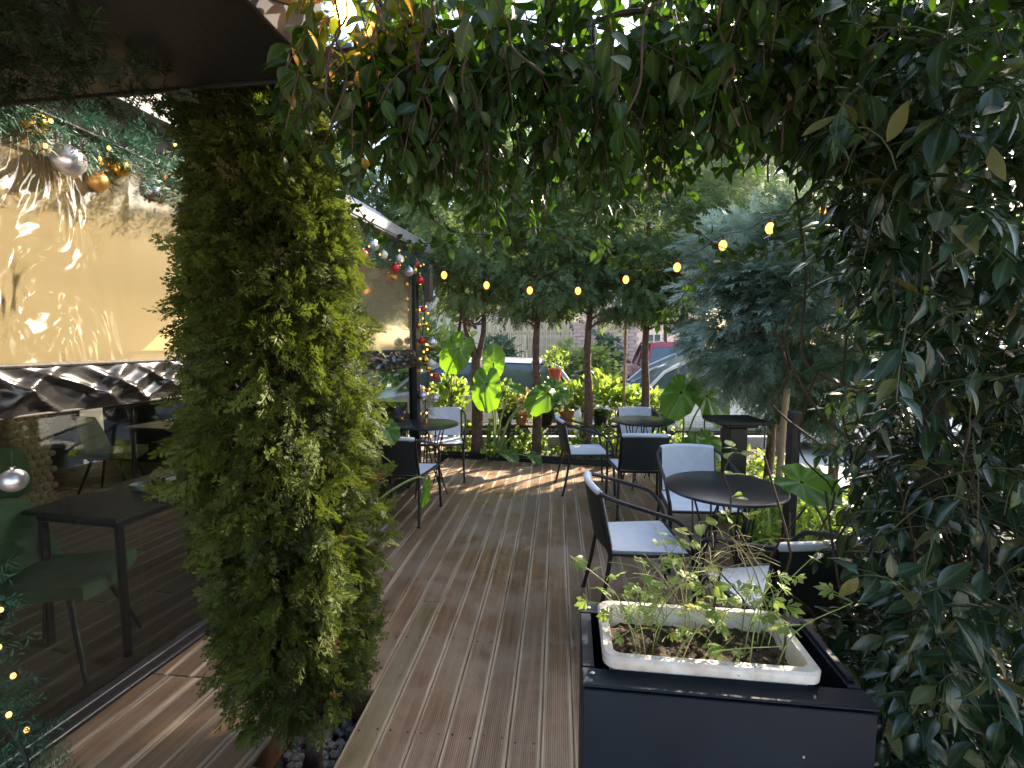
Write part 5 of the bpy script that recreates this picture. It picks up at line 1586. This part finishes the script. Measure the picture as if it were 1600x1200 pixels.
# ------------------------------------------------------------------ street: cars
def car(label, loc, rz, Ln, W, H, belt, body, kind='hatch', name='parked_car'):
    t = thing(name, label, 'car', loc, rz, None)
    hw = W / 2; gz = .18
    # lower body: lofted sections along X (front = +X)
    xs = [-.5, -.485, -.44, -.30, 0, .25, .40, .47, .495, .5]
    top = {'hatch': [.62, .88, .97, 1, 1, .98, .88, .80, .66, .52], 'suv': [.7, .93, .99, 1, 1, 1, .95, .9, .78, .6], 'van': [.7, .95, 1, 1, 1, 1, .93, .85, .7, .55]}[kind]
    wd = [.86, .93, .97, 1, 1, 1, .98, .93, .86, .8]
    V = []; m = 12
    for x, tp_, w_ in zip(xs, top, wd):
        b_ = belt * tp_; h = hw * w_
        half = [(h * .86, gz), (h * .97, gz + .08), (h, gz + .22), (h, b_ * .72), (h * .965, b_ * .93), (h * .86, b_)]
        ring = half + [(-y_, z_) for y_, z_ in half[::-1]]
        V += [(x * Ln, y_, z_ + (.02 if abs(y_) < h * .9 and z_ > gz + .3 else 0)) for y_, z_ in ring]
    F = []
    for i in range(len(xs) - 1):
        for j in range(m):
            k = (j + 1) % m; F.append((i * m + k, i * m + j, (i + 1) * m + j, (i + 1) * m + k))
    F.append(tuple(range(m))); F.append(tuple((len(xs) - 1) * m + j for j in range(m))[::-1])
    MB().add(V, F).build('body', body, t, sharp=.6)
    # greenhouse
    if kind == 'hatch': st = [(-.47, 0), (-.40, .72), (-.33, .94), (-.1, 1), (.08, .95), (.24, .45), (.31, 0)]
    elif kind == 'suv': st = [(-.475, 0), (-.44, .75), (-.41, .95), (-.1, 1), (.1, .96), (.22, .5), (.28, 0)]
    else: st = [(-.49, 0), (-.485, .8), (-.47, .96), (0, 1), (.24, .97), (.33, .55), (.40, 0)]
    def gh(scale, lo, hi):
        V = []; F = []
        for x, q in st:
            z0 = belt - .02; z1 = belt + (H - belt) * q
            w0 = hw * .90; w1 = w0 - (w0 - hw * .70) * q
            for y_, z_ in ((w0, z0), (w0 + (w1 - w0) * .85, z0 + (z1 - z0) * .85), (w1 * .9, z1 - .01 * q), (0, z1 + .02 * q), (-w1 * .9, z1 - .01 * q), (-(w0 + (w1 - w0) * .85), z0 + (z1 - z0) * .85), (-w0, z0)):
                V.append((x * Ln, y_, z_))
        for i in range(len(st) - 1):
            for j in range(6):
                F.append((i * 7 + j, i * 7 + j + 1, (i + 1) * 7 + j + 1, (i + 1) * 7 + j))
        return MB().add(V, [f[::-1] for f in F])
    gh(1, 0, 1).build('window', M['car_glass'], t, sharp=.6)
    # roof skin
    rs = [(x, q) for x, q in st if q > .7]
    V = []; F = []
    for x, q in rs:
        z1 = belt + (H - belt) * q; w1 = hw * .90 - (hw * .90 - hw * .70) * q
        for y_, dz in ((w1 * 1.03, -.05), (w1 * .9, .004), (0, .034), (-w1 * .9, .004), (-w1 * 1.03, -.05)):
            V.append((x * Ln, y_, z1 + dz))
    for i in range(len(rs) - 1):
        for j in range(4): F.append((i * 5 + j + 1, i * 5 + j, (i + 1) * 5 + j, (i + 1) * 5 + j + 1))
    MB().add(V, F).build('roof', body, t, sharp=.6)
    # pillars
    def gp_(x, q, s):
        z1 = belt + (H - belt) * q; w0 = hw * .90; w1 = w0 - (w0 - hw * .70) * q
        return (x * Ln, s * w1 * 1.005, z1)
    for s in (-1, 1):
        MB().tube([gp_(st[-1][0], 0, s), gp_(st[-2][0], st[-2][1], s), gp_(st[-3][0], st[-3][1], s)], .03, 6).build('pillar', body, t)
        MB().tube([gp_(st[0][0], 0, s), gp_(st[1][0], st[1][1], s), gp_(st[2][0], st[2][1], s)], .045, 6).build('pillar', body, t)
        MB().tube([gp_(-.06, 0, s), gp_(-.07, .96, s)], .035, 6).build('pillar', body, t); MB().tube([gp_(-.30, 0, s), gp_(-.29, .94, s)], .035, 6).build('pillar', body, t)
        for nm, x0, x1 in (('door', .02, .20), ('door', -.26, -.0)):
            MB().box((((x0 + x1) / 2) * Ln, s * (hw - .001), belt * .62), ((x1 - x0) * Ln - .02, .02, belt * .5), ch=.009).build(nm, body, t)
            MB().box((x0 * Ln + .1, s * (hw + .014), belt * .80), (.16, .02, .03), ch=.006).build('door_handle', M['car_black'], t)
        MB().sphere((.19 * Ln, s * (hw + .09), belt + .05), .09, 10, .7).build('mirror', body, t)
        for x in (-.31, .315):
            r_ = .32
            MB().lathe([(r_ * 1.12, -.005), (r_ * 1.12, .012), (.001, .012)], 24, (x * Ln, s * (hw - .008), r_), axis='y').build('wheel_arch', M['car_black'], t)
            wh = MB().lathe([(r_ * .62, -.1), (r_ * .95, -.1), (r_, -.06), (r_, .06), (r_ * .95, .1), (r_ * .62, .1)], 24, (x * Ln, s * (hw - .075), r_), axis='y').build('wheel', M['tyre'], t)
            rm = MB().lathe([(.001, 0), (r_ * .60, -.01), (r_ * .62, .02)], 16, (x * Ln, s * (hw + .026), r_), axis='y')
            for k in range(5):
                a = k * 2 * math.pi / 5
                rm.box((x * Ln + math.cos(a) * r_ * .33, s * (hw + .03), r_ + math.sin(a) * r_ * .33), (.06, .012, .06), ch=.004)
            rm.build('rim', M['rim'], wh)
        lz = belt * .78
        MB().box((.478 * Ln, s * hw * .66, belt * .66), (.08, hw * .34, .13), ch=.03).build('headlight', M['lamp_clear'], t)
        MB().box((-.488 * Ln, s * hw * .76, belt * .86 if kind != 'van' else belt * .7), (.07, hw * .26, .22), ch=.03).build('taillight', M['lamp_red'], t)
    MB().box((-.492 * Ln, 0, .42), (.1, W * .84, .22), ch=.04).build('bumper', body, t)
    MB().box((.490 * Ln, 0, .40), (.1, W * .80, .22), ch=.04).build('bumper', M['car_black'] if kind == 'suv' else body, t)
    MB().box((-.502 * Ln, 0, belt * .70), (.02, .5, .11), ch=.003).build('licence_plate', M['plate'], t)
    MB().box((.502 * Ln, 0, .45), (.09, .5, .11), ch=.003).build('licence_plate', M['plate'], t)
    MB().tube([(-.435 * Ln, -.05, belt + .12), (-.43 * Ln, .38, belt + .2)], .01, 5).build('wiper', M['car_black'], t)
    return t
GZ = -.235
car('silver hatchback parked side-on beyond the flower bed on the left', (-.85, 9.6, GZ), R(180), 4.3, 1.78, 1.52, .95, M['paint_silver'])
car('white hatchback parked side-on behind the conifers on the right', (3.85, 9.55, GZ), R(180), 4.2, 1.78, 1.62, 1.0, M['paint_white'])
car('dark red estate car seen from the rear beyond the white car', (4.95, 15.4, GZ), R(82), 4.6, 1.92, 1.86, 1.12, M['paint_red'], 'suv')
car('yellow taxi seen from the rear in the distance', (4.55, 21.0, GZ), R(88), 4.4, 1.78, 1.60, .98, M['paint_yellow'])
car('distant pale van with a blue windscreen facing us', (4.95, 27.5, GZ), R(-92), 4.8, 1.95, 1.95, 1.15, M['paint_white'], 'van')
car('white van parked close to the hedge on the right', (7.1, 8.4, GZ), R(178), 4.6, 1.85, 1.9, 1.15, M['paint_white'], 'van')
car('blue car glimpsed through the hedge at the right edge', (13.5, 12.0, GZ), R(175), 4.3, 1.78, 1.5, .95, M['paint_blue'])

# ------------------------------------------------------------------ background trees, shrubs, fences, buildings
def bush(name, label, cat, loc, radii, nc, per, size, variants, lm, group=None, trunk_r=0, h=0, csz=None):
    t = thing(name, label, cat, loc, 0, group)
    if trunk_r:
        b = MB(); trunk(b, [(0, 0, 0), (random.uniform(-.05, .05), 0, h * .5), (random.uniform(-.1, .1), 0, h), (0, 0, h + radii[2])], trunk_r, trunk_r * .3, 8)
        for k in range(9):
            a = random.uniform(0, 6.28); q = random.uniform(0, radii[2])
            b.tube(curve_pts([(0, 0, h * .9 + q * .4), (radii[0] * .4 * math.cos(a), radii[1] * .4 * math.sin(a), h + q * .8), (radii[0] * .8 * math.cos(a), radii[1] * .8 * math.sin(a), h + radii[2] * .5 + q)], 6), [trunk_r * f for f in (.5, .45, .4, .33, .27, .2, .14)], 5)
        b.build('trunk', M['bark_dark'], t)
    clumps((0, 0, h + radii[2]), radii, nc, per, size, csz or radii[0] * .35, variants, L[lm], t, .1, 'foliage', .8)
    return t
bush('shrub', 'rounded green shrub beyond the bed left of the far cars', 'shrub', (1.75, 12.2, GZ), (.95, .7, .95), 50, 40, .16, BROAD, 'far')
bush('shrub', 'grey-green shrub beside the far pavement left of the taxi', 'shrub', (2.65, 13.8, GZ), (.6, .6, 1.05), 40, 36, .15, BROAD, 'far_dark')
bush('shrub', 'tall yellow-green hedge shrub behind the silver car', 'shrub', (-2.4, 12.6, GZ), (1.5, .8, 1.15), 60, 40, .2, BROAD, 'far')
bush('shrub', 'green shrub in front of the reed fence', 'shrub', (-.6, 12.9, GZ), (.9, .6, 1.1), 44, 36, .18, BROAD, 'far_dark')
# reed fence: separate canes
rf = thing('reed_fence', 'tan reed screen fence behind the silver car', 'fence', (.45, 14.2, GZ))
cane = [MB().tube([(0, 0, 0), (random.gauss(0, .02), 0, 1.2), (random.gauss(0, .03), 0, 2.5 + random.uniform(-.1, .1))], .026, 6).mesh('reed', M['reed']) for _ in range(5)]
for k in range(48): link('reed', cane[k % 5], rf, (-1.2 + k * .053, random.gauss(0, .01), 0))
for z in (.5, 1.3, 2.1): MB().box((.05, .035, z), (2.7, .03, .06)).build('rail', M['stake_wood'], rf)
# brick wall
bw = thing('brick_wall', 'red brick garden wall in the distance between conifer trunks', 'wall', (2.75, 18.5, GZ))
MB().box((0, .1, 1.3), (4.2, .18, 2.6)).build('core', M['concrete'], bw)
brk = MB().box((0, 0, 0), (.385, .05, .13), ch=.008).mesh('brick', M['brick_red'])
for r_ in range(18):
    for k in range(10):
        x = -1.9 + k * .41 + (.2 if r_ % 2 else 0)
        link('brick', brk, bw, (x, random.gauss(0, .004), .1 + r_ * .145))
# apartment houses
def building(label, loc, rz, Ln, D_, H, material, floors, cols, seed):
    t = thing('apartment_building', label, 'building', loc, rz)
    MB().box((0, D_ / 2, H / 2), (Ln, D_, H), ch=.02).build('wall', material, t)
    MB().box((0, D_ / 2, H + .12), (Ln + .5, D_ + .5, .24), ch=.02).build('roof', M['concrete'], t)
    fh = H / floors; cw = Ln / cols
    fm = MB()
    for a, b_, c, d in ((0, .75, 1.3, .08), (0, -.75, 1.3, .08)): fm.box((a, 0, b_), (c, .09, d))
    for a in (-.61, .61, 0): fm.box((a, 0, 0), (.08, .09, 1.42))
    fme = fm.mesh('window_frame', M['plate']); pme = MB().box((0, .01, 0), (1.14, .03, 1.42)).mesh('pane', M['window_glass'])
    sme = MB().box((0, -.06, -.84), (1.5, .2, .07)).mesh('sill', M['concrete'])
    bal = MB(); bal.box((0, -.5, -1.0), (2.2, 1.0, .12)); 
    for k in range(12): bal.box((-1.02 + k * .185, -.97, -.5), (.03, .03, .9))
    bal.box((0, -.97, -.03), (2.2, .05, .05)); bme = bal.mesh('balcony', M['concrete'])
    r = random.Random(seed)
    for f in range(floors):
        for c in range(cols):
            w_ = link('window', fme, t, (-Ln / 2 + (c + .5) * cw, -.02, f * fh + fh * .55))
            link('pane', pme, w_); link('sill', sme, w_)
            if f > 0 and c % 3 == 1: link('balcony', bme, t, (-Ln / 2 + (c + .5) * cw, -.01, f * fh + fh * .55))
    return t
building('beige apartment block far behind the trees on the left', (-9, 31, GZ), R(4), 20, 10, 9.5, M['plaster'], 3, 7, 1)
building('pinkish apartment block at the end of the street', (8.5, 44, GZ), R(-6), 18, 10, 10, M['plaster_pink'], 3, 6, 2)
building('pale apartment block far to the right behind the hedge', (33, 27, GZ), R(-58), 18, 10, 7, M['plaster'], 2, 6, 3)
# trees beyond the street
for (x, y, rx, rz_, h, lm, var, lab, nc) in (
    (-6.5, 20.5, 2.6, 3.6, 2.6, 'far_dark', CYP, 'dark conifer rising behind the terrace roof', 130),
    (-1.8, 20.0, 2.6, 4.0, 2.8, 'far', BROAD, 'broadleaf street tree beyond the reed fence', 150),
    (1.6, 22.5, 2.4, 4.2, 2.8, 'far_dark', CYP, 'green conifer far behind the middle of the row', 150),
    (6.6, 20.5, 2.4, 4.4, 3.0, 'far_dark', CYP, 'green conifer far behind the dark red car', 150),
    (11.2, 20.0, 2.6, 4.2, 2.8, 'blue', FEATHER, 'tall pale conifer far behind the blue conifer', 170),
    (16.5, 21.0, 2.4, 3.0, 2.6, 'far', BROAD, 'sunlit broadleaf tree behind the hedge on the right', 90),
    (23.5, 22.5, 2.4, 3.0, 2.4, 'far', BROAD, 'sunlit broadleaf tree further right beyond the street', 90),
    (2.6, 31.0, 2.6, 3.0, 2.8, 'far', BROAD, 'broadleaf tree left of the distant van', 80)):
    bush('street_tree', lab, 'tree', (x, y, GZ), (rx, rx * .9, rz_), nc, 48, .62 if var is not BROAD else .36, var, lm, None, .12, h, csz=rx * .38)
